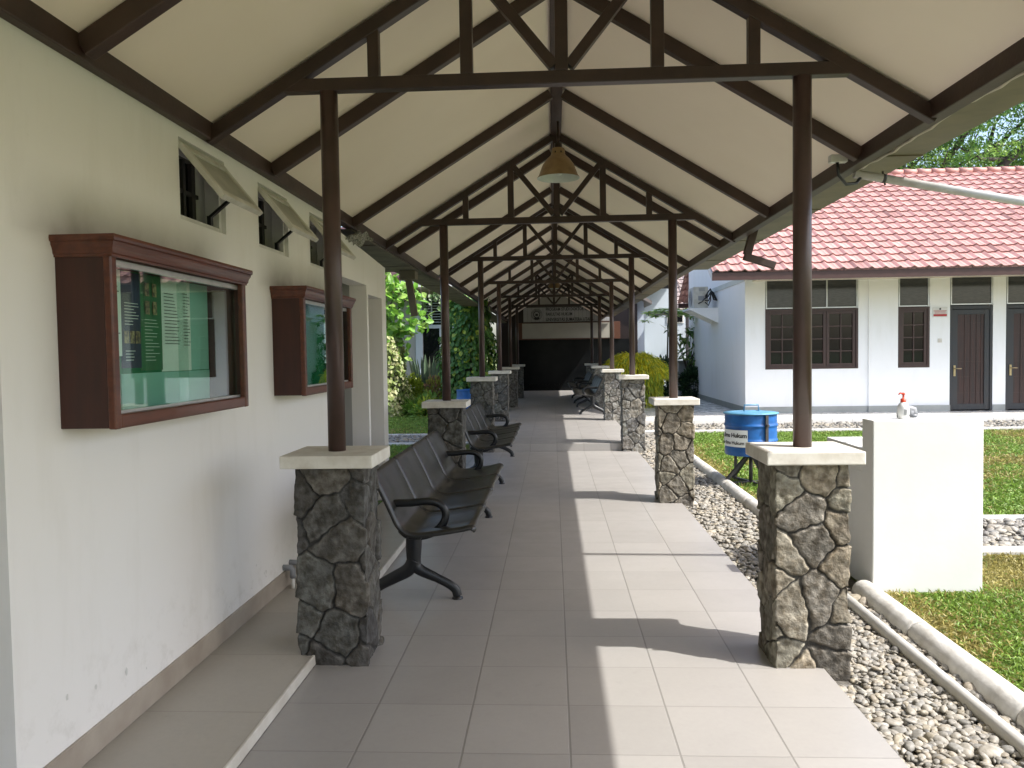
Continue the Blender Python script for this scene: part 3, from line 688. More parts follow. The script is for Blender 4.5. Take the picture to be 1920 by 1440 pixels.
# ================================================================== notice boards
def make_board(yc0, yc1, label, papers):
    zb, zt, xf = 1.26, 1.872, -1.50
    t = thing('notice_board', label, 'notice board', (X0, yc0, zb), 'glazed notice boards on the wall')
    b = MB(); th = .022
    b.box(X0, xf-.03, yc0, yc0+th, zb, zt); b.box(X0, xf-.03, yc1-th, yc1, zb, zt); b.box(X0, xf-.03, yc0+th, yc1-th, zb, zb+th); b.box(X0, xf-.03, yc0+th, yc1-th, zt-th, zt)
    b.build('cabinet', 'darkwood', t, bevel=.002)
    b = MB(); fwid = .034
    b.box(xf-.03, xf, yc0-.003, yc0+fwid, zb-.004, zt); b.box(xf-.03, xf, yc1-fwid, yc1+.003, zb-.004, zt); b.box(xf-.03, xf-.002, yc0+fwid, yc1-fwid, zb-.003, zb+fwid+.012)
    b.build('front_frame', 'mahog', t, bevel=.006)
    # moulded cornice returning round three sides
    prof = [(0, 0), (.010, 0), (.012, .008), (.022, .012), (.024, .02), (.030, .03), (.044, .042), (.046, .05), (.058, .054), (.062, .064), (.058, .074), (0, .074)]
    prof = [(p*.45, h) for p, h in prof]; b = MB(); rings = []
    z0 = zt-.022
    path = [((X0, yc0), (0, -1)), ((xf, yc0), (1, -1)), ((xf, yc1), (1, 1)), ((X0, yc1), (0, 1))]
    vs = []
    for (px, py), (ox, oy) in path:
        for d_, h_ in prof: vs.append((px+ox*d_, py+oy*d_, z0+h_))
    n = len(prof); fs = [(k*n+i, k*n+i+1, (k+1)*n+i+1, (k+1)*n+i) for k in range(3) for i in range(n-1)]
    fs += [(n-1, 2*n-1, 3*n-1, 4*n-1)]
    b.add(vs, fs); b.build('cornice', 'mahog', t)
    b = MB(); b.box(X0+.002, X0+.012, yc0+th, yc1-th, zb+th, zt-th); b.build('pin_board', 'felt', t)
    b = MB(); g0, g1 = yc0+fwid, yc1-fwid; b.box(xf-.05, xf-.031, g0-.01, g1+.01, zb+fwid, zb+fwid+.022); b.box(xf-.05, xf-.031, g0-.01, g1+.01, zt-.045, zt-.023); b.build('track', 'alu', t)
    mid = (g0+g1)/2
    b = MB(); b.box(xf-.0375, xf-.033, g0, mid+.03, zb+fwid+.02, zt-.043); b.build('glass_door', 'glass', t)
    b = MB(); b.box(xf-.0475, xf-.043, mid-.03, g1, zb+fwid+.02, zt-.043); b.build('glass_door', 'glass', t)
    return t
make_board(2.62, 3.795, 'large glazed mahogany notice board nearest the camera, papers pinned inside', 1)
make_board(4.70, 5.83, 'farther glazed notice board, partly hidden by the brown post', 0)
def sheet(name, y0, y1, z0, z1, m, label, cat, rows=0, x=None, tilt=0.0):
    x = x or X0+.016
    t = thing(name, label, cat, (x, y0, z0))
    b = MB(); b.add([(x, y0, z0), (x+.006, y1, z0), (x+.008+tilt, y1, z1), (x+tilt, y0, z1)], [(0,1,2,3)])
    b.add([(x-.001, y0, z0), (x+.005, y1, z0), (x+.007+tilt, y1, z1), (x-.001+tilt, y0, z1)], [(3,2,1,0)]); b.build('sheet', m, t)
    return t, x
def rows(t, x, y0, y1, zs, m='ink', name='text_line', h=.0035):
    b = MB()
    for z, f0, f1 in zs: b.box(x+.0085, x+.0095, y0+(y1-y0)*f0, y0+(y1-y0)*f1, z-h/2, z+h/2)
    b.build(name, m, t)
t, x = sheet('paper_notice', 2.76, 2.985, 1.51, 1.845, 'paper', 'white typed paper at the left end of the near notice board', 'paper')
rows(t, x, 2.76, 2.985, [(1.815-.018*k, .1, random.uniform(.7, .95)) for k in range(14)])
t, x = sheet('poster', 2.99, 3.128, 1.462, 1.842, 'navy', 'dark navy poster with small portraits in the near notice board', 'poster')
rows(t, x, 2.99, 3.128, [(1.72-.012*k, .12, random.uniform(.5, .9)) for k in range(8)]+[(1.53-.012*k, .12, random.uniform(.5, .8)) for k in range(4)], 'paper', h=.0025)
rows(t, x, 3.0, 3.12, [(1.585, .0, .28), (1.585, .36, .62), (1.585, .7, .98)], 'photo', 'portrait', .05)
t, x = sheet('poster', 3.131, 3.302, 1.45, 1.845, 'greenprint', 'green poster with four portraits in the near notice board', 'poster')
rows(t, x, 3.14, 3.29, [(1.785, .18, .40), (1.785, .58, .80), (1.71, .18, .40), (1.71, .58, .80)], 'photo', 'portrait', .055)
rows(t, x, 3.14, 3.29, [(1.66-.014*k, .12, random.uniform(.45, .9)) for k in range(13)], 'paper', h=.002)
t, x = sheet('paper_notice', 3.306, 3.488, 1.442, 1.842, 'paper', 'white typed letter beside the green poster in the near notice board', 'paper', tilt=.006)
rows(t, x, 3.306, 3.488, [(1.78-.0145*k, .1, random.uniform(.7, .94)) for k in range(16)], h=.003)
t, x = sheet('paper_notice', 3.491, 3.57, 1.442, 1.845, 'paper', 'narrow white sheet right of the letter in the near notice board', 'paper')
rows(t, x, 3.491, 3.57, [(1.79-.0145*k, .1, random.uniform(.6, .9)) for k in range(17)], h=.003)
t, x = sheet('backing_sheet', 2.99, 3.76, 1.295, 1.44, 'teal', 'pale teal backing card low in the near notice board', 'card', x=X0+.0135)
t, x = sheet('backing_sheet', 3.574, 3.76, 1.443, 1.846, 'teal', 'pale teal backing card at the right end of the near notice board', 'card', x=X0+.0135)
# ================================================================== benches
BG = 'black waiting benches'
def make_bench():
    """local: y from 0 (near leg) to 2.37, front towards +x, x=0 at the front foot"""
    t = thing('waiting_bench', '', 'bench', (0,0,0), BG)
    prof = [(.118, .440), (.128, .452), (.122, .468), (.098, .476), (.03, .462), (-.08, .445), (-.18, .432), (-.245, .432), (-.295, .452), (-.330, .49), (-.355, .545), (-.40, .645), (-.445, .735), (-.470, .785), (-.487, .805)]
    P = [Vector((p[0], 0, p[1])) for p in prof]
    # smooth profile
    fine = []
    for i in range(len(P)-1):
        p0, p1, p2, p3 = P[max(i-1,0)], P[i], P[i+1], P[min(i+2, len(P)-1)]
        for k in range(4):
            u = k/4; fine.append(.5*((2*p1)+(-p0+p2)*u+(2*p0-5*p1+4*p2-p3)*u*u+(-p0+3*p1-3*p2+p3)*u**3))
    fine.append(P[-1])
    for s in range(4):
        y0 = -.145+s*.665; y1 = y0+.640
        b = MB(); ys = [y0, y0+.008, y0+.026, y0+.2, (y0+y1)/2, y1-.2, y1-.026, y1-.008, y1]; lf = [-.022, .001, .004, -.004, -.008, -.004, .004, .001, -.022]
        n = len(fine); vs = []
        nor = []
        for i in range(n):
            d = (fine[min(i+1, n-1)]-fine[max(i-1, 0)]).normalized(); nor.append(Vector((d.z, 0, -d.x)) if True else d)
        for y, l in zip(ys, lf):
            for p, q in zip(fine, nor):
                qq = q if q.z > 0 or q.x > 0 else -q
                vs.append((p.x+qq.x*l, y, p.z+qq.z*l))
        b.add(vs, [(k*n+i, k*n+i+1, (k+1)*n+i+1, (k+1)*n+i) for k in range(len(ys)-1) for i in range(n-1)], 0, True)
        o = b.build('seat', 'seat', t, local=True); m_ = o.modifiers.new('solid', 'SOLIDIFY'); m_.thickness = .006; m_.offset = 0
    b = MB(); b.box(-.29, -.21, -.05, 2.42, .375, .422); b.build('beam', 'blackmetal', t, bevel=.006, local=True)
    def bez(pts, k=8):
        out = []
        Q = [Vector(p) for p in pts]
        for i in range(len(Q)-1):
            p0, p1, p2, p3 = Q[max(i-1,0)], Q[i], Q[i+1], Q[min(i+2, len(Q)-1)]
            for j in range(k):
                u = j/k; out.append(.5*((2*p1)+(-p0+p2)*u+(2*p0-5*p1+4*p2-p3)*u*u+(-p0+3*p1-3*p2+p3)*u**3))
        out.append(Q[-1]); return out
    for y in (0.0, 2.37):
        lg = MB()
        lg.tube(bez([(-.26, y, .40), (-.265, y, .30), (-.262, y, .215), (-.225, y, .175), (-.13, y, .130), (-.05, y, .088), (-.012, y, .055), (0, y, .018)]), [.050]*6+[.050-.0008*k for k in range(26)]+[.028]*25, 14, flat=.62)
        lg.tube(bez([(-.262, y, .24), (-.30, y, .18), (-.39, y, .130), (-.47, y, .088), (-.508, y, .055), (-.52, y, .018)]), [.046-.0005*k for k in range(41)], 14, flat=.62)
        for x in (0, -.52): lg.lathe([(.012, .03), (.018, .016), (.032, .010), (.034, .002), (.034, 0)], (x, y, 0), 18, cap1=True)
        lo = lg.build('leg_frame', 'blackmetal', t, local=True)
        ar = MB()
        ar.tube(bez([(-.395, y, .585), (-.36, y, .590), (-.28, y, .592), (-.19, y, .600), (-.12, y, .592), (-.072, y, .555), (-.066, y, .50), (-.095, y, .445), (-.15, y, .405), (-.22, y, .385), (-.30, y, .392), (-.345, y, .43)]), .024, 12, flat=.75)
        ar.build('armrest', 'blackmetal', t, local=True)
    return t
b0 = make_bench(); b0.location = (-.602, 4.735, 0); b0['label'] = 'black four-seat metal bench nearest the camera, between the first two left pillars'
dup(b0, (-.602, 8.94, 0), 'second black bench on the left, between the grass and the floor step')
dup(b0, (.60, 19.75, STEP), 'black bench in sun on the right, nearer of the two by the yellow bush', PI)
dup(b0, (.57, 23.6, STEP), 'far black bench on the right, before the black marble wall', PI)
# ================================================================== wash stand, bottle
t = thing('wash_stand', 'square white concrete wash stand beside the sunlit stone pillar', 'wash stand', (1.985, 4.98, -.03))
b = MB(); b.box(1.985, 2.655, 4.98, 5.155, -.04, 1.045); b.build('back_slab', 'stand', t, bevel=.006)
b = MB()
b.box(1.99, 2.65, 5.157, 5.82, -.04, .70); b.box(1.99, 2.65, 5.157, 5.21, .70, .852); b.box(1.99, 2.65, 5.73, 5.82, .70, .852); b.box(1.99, 2.08, 5.21, 5.73, .70, .852); b.box(2.56, 2.65, 5.21, 5.73, .70, .852)
b.build('basin', 'stand', t, bevel=.004)
b = MB(); b.tube([(2.24, 5.19, 1.09), (2.30, 5.19, 1.10), (2.32, 5.19, 1.095), (2.327, 5.19, 1.06)], .024, 14); b.tube([(2.24, 5.19, 1.075), (2.30, 5.19, 1.082), (2.318, 5.19, 1.075), (2.322, 5.19, 1.04), (2.322, 5.19, .96)], .019, 14); b.tube([(2.285, 5.19, 1.081), (2.315, 5.19, 1.079)], .025, 14); b.tube([(2.322, 5.19, 1.05), (2.322, 5.19, 1.065)], .026, 14); b.tube([(2.24, 5.19, 1.075), (2.225, 5.17, 1.074), (2.222, 5.165, .9)], .016, 10)
b.build('tap_pipe', 'greypipe', t)
t = thing('soap_bottle', 'white pump bottle with red top on the white wash stand', 'bottle', (2.207, 5.07, 1.045))
b = MB(); c = (2.207, 5.07, 1.045); b.lathe([(.001, 0), (.026, 0), (.030, .004), (.034, .03), (.036, .055), (.034, .078), (.026, .097), (.016, .106), (.014, .108)], c, 28); b.build('bottle', 'bottle', t)
b = MB(); b.lathe([(.0165, .104), (.0165, .128), (.010, .130), (.006, .132), (.006, .152), (.010, .153), (.010, .166), (.001, .167)], c, 18); b.tube([(c[0], c[1], c[2]+.160), (c[0]-.022, c[1]-.004, c[2]+.165), (c[0]-.032, c[1]-.006, c[2]+.155)], [.006, .005, .004], 8); b.build('pump', 'redplastic', t)
b = MB()
for k in range(5):
    a = math.radians(-104+6*k); 
    b.beam((c[0]+.0363*math.cos(a), c[1]+.0363*math.sin(a), c[2]+.026), (c[0]+.0363*math.cos(a), c[1]+.0363*math.sin(a), c[2]+.026+.04*(1-.12*(k % 2))), .0018, .0012, (0, -1, 0))
b.build('printing', 'greypipe', t)
# ================================================================== blue drum bins
def drum(t, cx, cy, zb, r, h, lid=True):
    b = MB(); pr = [(.001, 0), (r*.97, 0), (r, .008)]
    for k in range(41):
        z = .012+(h-.024)*k/40; q = z/h; rr = r
        for rc in (.36, .72): rr += .012*math.exp(-((q-rc)/.025)**2)
        for rc in (.10, .16, .22): rr += .004*math.exp(-((q-rc)/.018)**2)
        pr.append((rr, z))
    pr += [(r+.006, h-.006), (r+.006, h), (r*.96, h)]
    b.lathe(pr, (cx, cy, zb), 48); b.build('drum', 'blue', t)
t = thing('waste_drum', 'blue steel drum bin with a lid on a dark iron stand on the lawn', 'bin', (2.24, 9.0, -.03))
DX, DY, DR, DZ, DH = 2.235, 9.02, .285, .31, .47
drum(t, DX, DY, DZ, DR, DH)
b = MB(); b.lathe([(.001, .022), (.20, .016), (DR+.018, .006), (DR+.020, -.006), (DR+.010, -.006)], (DX, DY, DZ+DH), 48); b.beam((DX-.10, DY-.12, DZ+DH+.018), (DX+.12, DY+.05, DZ+DH+.024), .012, .008); lid = b.build('lid', 'bluelid', t)
b = MB(); zt = DZ+DH; b.tube([(DX-.075, DY, zt+.015), (DX-.07, DY, zt+.088), (DX+.085, DY, zt+.088), (DX+.09, DY, zt+.015)], .009, 8); b.build('lid_handle', 'bluelid', lid)
b = MB(); cr_ = DR+.022
for a in (-70, 110):
    ca, sa = math.cos(math.radians(a)), math.sin(math.radians(a)); b.beam((DX+cr_*ca, DY+cr_*sa, -.03), (DX+cr_*ca, DY+cr_*sa, zt-.01), .035, .012, (ca, sa, 0.0))
    b.tube([(DX+(cr_-.02)*ca, DY+(cr_-.02)*sa, zt-.12), (DX+(cr_+.03)*ca, DY+(cr_+.03)*sa, zt-.12)], .014, 10)
for a in (-70, 20, 110, 200):
    ca, sa = math.cos(math.radians(a)), math.sin(math.radians(a))
    b.beam((DX+.36*ca, DY+.36*sa, -.01), (DX+.05*ca, DY+.05*sa, .29), .035, .03, (0, 0, 1)); b.beam((DX+.36*ca, DY+.36*sa, -.012), (DX, DY, -.012), .035, .03)
b.tube([(DX, DY, -.04), (DX, DY, .31)], .022, 8)
b.build('iron_stand', 'iron', t)
# label wrapped round the drum
a0, a1 = math.radians(184), math.radians(250); b = MB(); rr = DR+.0145
n = 18; z0, z1 = DZ+.105, DZ+.295
vs = [(DX+rr*math.cos(a0+(a1-a0)*k/n), DY+rr*math.sin(a0+(a1-a0)*k/n), z) for k in range(n+1) for z in (z0, z1)]
b.add(vs, [(2*k, 2*k+2, 2*k+3, 2*k+1) for k in range(n)], 0, True); lab = b.build('label', 'paper', t)
def wraptext(txt, size, z, aend, bold):
    v, f = textmesh(txt, size, bold, 'RIGHT'); r2 = rr+.0015
    b = MB(); b.add([(DX+r2*math.cos(aend+p[0]/r2), DY+r2*math.sin(aend+p[0]/r2), z+p[1]) for p in v], f); b.build('lettering', 'ink', lab)
wraptext('Data Ilmu Hukum', .064, DZ+.213, math.radians(248.5), .0028)
wraptext('Doktor Ilmu Hukum', .052, DZ+.133, math.radians(243), .0016)
t = thing('waste_drum', 'plain blue drum bin beyond the left pillars, in front of the vine', 'bin', (-1.95, 17.0, -.03)); drum(t, -1.85, 17.0, -.03, .25, .74)
b = MB(); b.lathe([(.001, .02), (.26, .004), (.262, -.006)], (-1.85, 17.0, .71), 32); b.build('lid', 'blue', t)
# ================================================================== red-roofed house
HY, HX0, HX1, HZ = 18.0, 4.345, 17.0, .05
h = thing('red_roof_house', 'white single-storey house with a pink-red tiled hip roof', 'house', (HX0, HY, HZ))
EY, EXL, EZ = 16.55, 3.33, 3.05
YB = 25.3; RY = (HY+YB)/2+.2; RZ = EZ+.577*(RY-EY)
openings = [(4.79, 6.84, 1.035, 3.12), (7.71, 8.40, 1.035, 3.12), (8.84, 9.77, .05, 3.12), (10.05, 10.98, .05, 3.12), (11.8, 13.8, 1.035, 3.12)]
b = MB(); x = HX0
for x0, x1, z0, z1 in openings:
    b.box(x, x0, HY, HY+.15, HZ, 3.16)
    if z0 > HZ+.01: b.box(x0, x1, HY, HY+.15, HZ, z0)
    b.box(x0, x1, HY, HY+.15, z1, 3.16); x = x1
b.box(x, HX1, HY, HY+.15, HZ, 3.16); b.box(HX0, HX0+.15, HY+.15, YB, HZ, 3.16); b.box(HX1-.15, HX1, HY+.15, YB, HZ, 3.16); b.box(HX0+.15, HX1-.15, YB-.15, YB, HZ, 3.16)
b.box(7.06, 7.70, HY-.03, HY-.001, HZ, 3.15)
b.build('wall', 'housewall', h)
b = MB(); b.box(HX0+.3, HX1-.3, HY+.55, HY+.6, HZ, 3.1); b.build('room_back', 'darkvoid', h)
b = MB()
for x0, x1 in ((HX0-.012, 7.055), (7.055, 8.835), (9.775, 10.045), (10.985, HX1)): b.box(x0, x1, HY-(.043 if x0 in (7.055,) else .013), HY-.0305 if x0 == 7.055 else HY-.001, HZ+.001, HZ+.14)
b.box(HX0-.013, HX0-.001, HY, YB, HZ+.001, HZ+.14)
b.build('plinth', 'plinth', h)
# roof tiles
TW, TG = .285, .36
def tileslope(origin, ux, uv, length, run, clip):
    """S-tiles in courses; clip(v)->(u0,u1) along the eave for height v"""
    slope = math.hypot(1, .577); V = []; F = []; Cc = []
    nv = int(run*slope/TG)+1; nn = np.array((0, 0, 1.0))
    ox, uxv, uvv = np.array(origin, float), np.array(ux, float), np.array(uv, float)
    nrm = np.cross(uxv, uvv); nrm /= np.linalg.norm(nrm); nrm = nrm if nrm[2] > 0 else -nrm
    for c in range(nv):
        v0 = c*TG; v1 = min((c+1)*TG+.05, run*slope); u0, u1 = clip(v0/slope); um, uM = clip(min(run, v1/slope))
        if u1-u0 < .1: continue
        k = int((u1-u0)/TW*10)+1; us = np.linspace(u0, u1, k+1); ph = us/TW*2*PI
        tq = (us/TW) % 1.0; wv = .046*np.exp(-((tq-.30)/.15)**2)+.012*np.exp(-((tq-.92)/.10)**2)-.012
        lo = .042+wv; hi = .004+wv
        rnd = np.random.default_rng(c*7+3); tone = rnd.uniform(.86, 1.1, 400); tc = tone[(us/TW).astype(int) % 400]*(.97+.06*(c % 2)); 
        stain = np.where(rnd.uniform(0, 1, 400) > .96, .72, 1)[(us/TW).astype(int) % 400]
        ushi = us
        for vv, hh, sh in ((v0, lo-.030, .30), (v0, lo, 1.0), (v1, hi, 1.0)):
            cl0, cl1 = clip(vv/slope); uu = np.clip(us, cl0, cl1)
            V.append(ox+uxv*uu[:, None]+uvv*vv+nrm*hh[:, None]); Cc.append(np.array([.50, .275, .245])*(tc*stain)[:, None]*(1 if sh == 1 else .38))  # shadow gap under each tile lip painted in as darker vertex colour
        o = sum(len(a) for a in V)-3*(k+1)
        for r in range(2):
            for i in range(k): F.append((o+r*(k+1)+i, o+r*(k+1)+i+1, o+(r+1)*(k+1)+i+1, o+(r+1)*(k+1)+i))
    return np.concatenate(V), np.array(F), np.concatenate(Cc)
sl = math.hypot(1, .577); run = RY-EY; XRR = 18.2
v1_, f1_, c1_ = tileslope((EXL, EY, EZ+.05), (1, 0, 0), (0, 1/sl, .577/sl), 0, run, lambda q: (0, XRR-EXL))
RYB = 2*RY-EY
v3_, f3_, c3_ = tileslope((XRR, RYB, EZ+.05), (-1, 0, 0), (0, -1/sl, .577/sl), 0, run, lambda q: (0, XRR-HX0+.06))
off = 0; VV = []; FF = []; CC_ = []
for v, f, c in ((v1_, f1_, c1_), (v3_, f3_, c3_)):
    VV.append(v); FF.append(f+off); CC_.append(c); off += len(v)
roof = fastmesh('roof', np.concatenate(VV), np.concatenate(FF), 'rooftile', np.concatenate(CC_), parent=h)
b = MB()
def caps(a, c):
    a, c = Vector(a), Vector(c); L = (c-a).length; n = int(L/.36); d = (c-a)/n
    for k in range(n):
        p = a+d*k; b.tube([p-d*.06+Vector((0,0,.012)), p+d*.5, p+d], [.10, .092, .085], 12)
R0 = (EXL, RY, RZ+.07); R1 = (XRR, RY, RZ+.07)
caps(R0, R1)
b.build('ridge_tiles', 'rooftile', roof)
me = [o for o in bpy.data.objects if o.name.startswith('ridge_tiles')][-1].data
a_ = me.color_attributes.new('Col', 'FLOAT_COLOR', 'POINT'); a_.data.foreach_set('color', np.tile(np.array([.50, .26, .225, 1], np.float32), len(me.vertices)))
b = MB(); b.box(EXL+.0, XRR, EY+.02, EY+.045, EZ-.115, EZ+.045); b.build('fascia', 'fascia', h)
b = MB(); b.box(HX0-.05, XRR, RYB-.045, RYB-.02, EZ-.115, EZ+.045); b.build('fascia', 'fascia', h)
def ridgeline(d): return [(EY+.05, EZ+.045+d), (RY, RZ+.045+d), (RYB-.05, EZ+.045+d)]
for x0, x1, m_, nm, d0, d1 in ((EXL-.005, EXL+.025, 'whitepaint', 'barge_board', -.16, -.0), (XRR-.025, XRR+.005, 'whitepaint', 'barge_board', -.16, -.0), (EXL+.026, HX0+.16, 'soffitpaint', 'verge_soffit', -.075, -.055), (HX1-.16, XRR-.026, 'soffitpaint', 'verge_soffit', -.075, -.055)):
    b = MB(); b.prism([ridgeline(d0)[k] for k in range(2)]+[ridgeline(d1)[k] for k in (1, 0)], 'x', x0, x1); b.build(nm, m_, h)
for x0, x1 in ((HX0, HX0+.15), (HX1-.15, HX1)):
    b = MB(); b.prism([(HY, 3.161), (YB, 3.161), (YB, EZ+.577*(RYB-YB)-.05), (RY, RZ-.05), (HY, EZ+.577*(HY-EY)-.05)], 'x', x0, x1); b.build('gable', 'housewall', h)
b = MB(); b.box(HX0-.02, HX0-.001, HY+.002, YB, 3.03, 3.15); b.build('band', 'soffitpaint', h)
b = MB(); b.box(HX0+.16, HX1-.16, EY+.046, HY-.001, EZ-.03, EZ-.015); b.build('soffit', 'cream', h)
# windows and doors
def casement(x0, x1, z0, z1, par):
    b = MB(); fr = .055
    y0, y1 = HY-.012, HY+.06
    b.box(x0, x0+fr, y0, y1, z0, z1); b.box(x1-fr, x1, y0, y1, z0, z1); b.box(x0+fr, x1-fr, y0, y1, z0, z0+fr); b.box(x0+fr, x1-fr, y0, y1, z1-fr, z1)
    o = b.build('window', 'winbrown', par, bevel=.006)
    return o
def sashgrid(o, x0, x1, z0, z1, cols, rws):
    b = MB(); s = .065; y0, y1 = HY+.0, HY+.045; w = .028
    b.box(x0, x0+s, y0, y1, z0, z1); b.box(x1-s, x1, y0, y1, z0, z1); b.box(x0+s, x1-s, y0, y1, z0, z0+s); b.box(x0+s, x1-s, y0, y1, z1-s, z1)
    for c in range(1, cols):
        x = x0+s+(x1-x0-2*s)*c/cols; b.box(x-w/2, x+w/2, y0+.006, y1-.004, z0+s, z1-s)
    for r in range(1, rws):
        z = z0+s+(z1-z0-2*s)*r/rws; b.box(x0+s, x1-s, y0+.008, y1-.006, z-w/2, z+w/2)
    b.build('sash', 'winbrown', o, bevel=.005)
    p = MB(); p.box(x0+s*.8, x1-s*.8, HY+.030, HY+.034, z0+s*.8, z1-s*.8); p.build('pane', 'darkglass', o)
def transom(x0, x1, z0, z1, n, par, slats=True):
    b = MB(); w = .028; y0, y1 = HY-.004, HY+.04
    for k in range(n+1):
        x = x0+(x1-x0)*k/n; a = max(x0, x-w/2 if 0 < k < n else (x if k == 0 else x-w)); b.box(a, a+w, y0, y1, z0, z1)
    b.box(x0, x1, y0+.002, y1, z0, z0+w); b.box(x0, x1, y0+.002, y1, z1-w, z1)
    o = b.build('transom', 'alu', par, bevel=.003)
    p = MB(); p.box(x0+.01, x1-.01, HY+.018, HY+.022, z0+.01, z1-.01); p.build('pane', 'transomglass', o)
    q = MB()
    for k in range(9):
        z = z0+.06+(z1-z0-.1)*k/9; q.beam((x0+.03, HY+.05, z), (x1-.03, HY+.05, z), .004, .05, (0, -.7, 1))
    q.build('slat', 'iron', o)
for x0, x1, n in ((4.79, 6.84, 3), (7.71, 8.40, 1), (11.8, 13.8, 3)):
    o = casement(x0, x1, 1.035, 2.385, h)
    for k in range(n):
        a = x0+.055+(x1-x0-.11)*k/n; sashgrid(o, a+.004, a+(x1-x0-.11)/n-.004, 1.09, 2.33, 2, 4)
    transom(x0+.012, x1-.012, 2.395, 3.115, n, h)
for x0, x1 in ((8.84, 9.77), (10.05, 10.98)):
    b = MB(); y0, y1 = HY+.0, HY+.07
    b.box(x0, x0+.06, y0, y1, HZ+.01, 2.40); b.box(x1-.06, x1, y0, y1, HZ+.01, 2.40); b.box(x0+.06, x1-.06, y0, y1, 2.32, 2.40)
    d = b.build('door', 'doorframe', h, bevel=.006)
    b = MB(); x2, x3 = x0+.065, x1-.065; b.box(x2, x2+.11, HY+.014, HY+.05, HZ+.03, 2.31); b.box(x3-.11, x3, HY+.014, HY+.05, HZ+.03, 2.31); b.box(x2+.11, x3-.11, HY+.014, HY+.05, HZ+.03, HZ+.16); b.box(x2+.11, x3-.11, HY+.014, HY+.05, 2.2, 2.31); b.build('leaf_frame', 'doorframe', d, bevel=.004)
    b = MB(); b.box(x2+.09, x3-.09, HY+.034, HY+.042, HZ+.15, 2.22); b.build('panel', 'doorred', d)
    b = MB()
    for fx in (.28, .5, .72, .9): xx = x2+.11+(x3-x2-.22)*fx; b.box(xx-.005, xx+.005, HY+.024, HY+.033, HZ+.16, 2.2)
    for fz, f0, f1 in ((.12, .0, 1), (.3, 0, .5), (.36, .5, 1), (.47, 0, 1), (.62, .3, .9), (.78, .0, .7), (.9, .5, 1)):
        zz = HZ+.16+2.0*fz; b.box(x2+.11+(x3-x2-.22)*f0, x2+.11+(x3-x2-.22)*f1, HY+.025, HY+.032, zz-.005, zz+.005)
    b.build('grille', 'winbrown', d)
    b = MB(); b.box(x2+.02, x2+.065, HY-.002, HY+.013, HZ+.78, HZ+1.02); b.tube([(x2+.042, HY-.002, HZ+.95), (x2+.042, HY-.05, HZ+.95), (x2+.17, HY-.05, HZ+.948)], .010, 8); b.build('handle', 'brass', d)
    transom(x0+.012, x1-.012, 2.415, 3.115, 1, h)
t = thing('door_sign', 'small white and red sign plate on the house wall beside the door', 'sign', (8.47, HY, 2.15))
b = MB(); b.box(8.46, 8.78, HY-.012, HY, 2.15, 2.37); b.build('plate', 'whitepaint', t, bevel=.003)
b = MB(); b.box(8.475, 8.765, HY-.0145, HY-.0125, 2.17, 2.215); b.box(8.48, 8.76, HY-.0145, HY-.0125, 2.285, 2.295); b.box(8.50, 8.74, HY-.0145, HY-.0125, 2.262, 2.270); b.box(8.50, 8.74, HY-.0145, HY-.0125, 2.235, 2.243); b.build('red_band', 'signred', t)
b = MB(); b.tube([(8.62, HY-.0125, 2.332), (8.62, HY-.0150, 2.332)], .022, 14); b.build('emblem', 'ink', t)
t = MB(); t.box(8.575, 8.665, HY-.014, HY, 1.585, 1.675); t.box(8.60, 8.64, HY-.018, HY-.0145, 1.605, 1.655)
tag(t.build('wall_switch', 'cap', bevel=.003), 'small square wall switch below the red sign on the house', 'switch')
# air conditioner on its shelf
t = thing('air_conditioner', 'old cream air conditioner unit on a shelf at the house corner', 'air conditioner', (4.345, 21.3, 2.55))
b = MB(); b.box(3.72, 4.10, 20.95, 21.75, 2.60, 3.16); b.build('casing', 'acbody', t, bevel=.012)
b = MB()
for k in range(3): b.box(3.86, 4.02, 20.944, 20.949, 3.05+.03*k, 3.065+.03*k)
b.box(3.84, 4.0, 20.944, 20.949, 2.80, 2.92); b.build('side_grille', 'greypipe', t)
b = MB(); b.lathe([(.20, 0), (.20, .01), (.19, .012)], (0,0,0), 28); 
b = MB()
for r in (.05, .09, .13, .17, .21): b.tube([(3.716, 21.35+r*math.cos(a), 2.88+r*math.sin(a)) for a in np.linspace(0, 2*PI, 25)], .006, 6, cap=False)
b.build('fan_guard', 'greypipe', t)
b = MB()
for k in range(4): b.tube([(4.02, 20.93, 2.75+.05*k), (4.09, 20.88, 2.66+.12*k), (4.15, 20.9, 2.8+.1*k), (4.17, 20.93, 3.05), (4.24, 20.96, 3.0-.06*k), (4.34, 21.0, 2.8)], .017, 8)
b.tube([(3.84, 20.94, 2.72), (3.93, 20.9, 2.76), (4.02, 20.9, 2.86), (4.08, 20.92, 2.95)], .013, 8); b.build('hose', 'blackmetal', t)
b = MB(); b.box(3.58, 4.344, 20.85, 21.85, 2.55, 2.598); b.prism([(3.62, 2.549), (4.343, 2.549), (4.343, 2.20)], 'y', 20.86, 20.92); b.prism([(3.62, 2.549), (4.343, 2.549), (4.343, 2.20)], 'y', 21.78, 21.84); b.build('shelf', 'housewall', t)
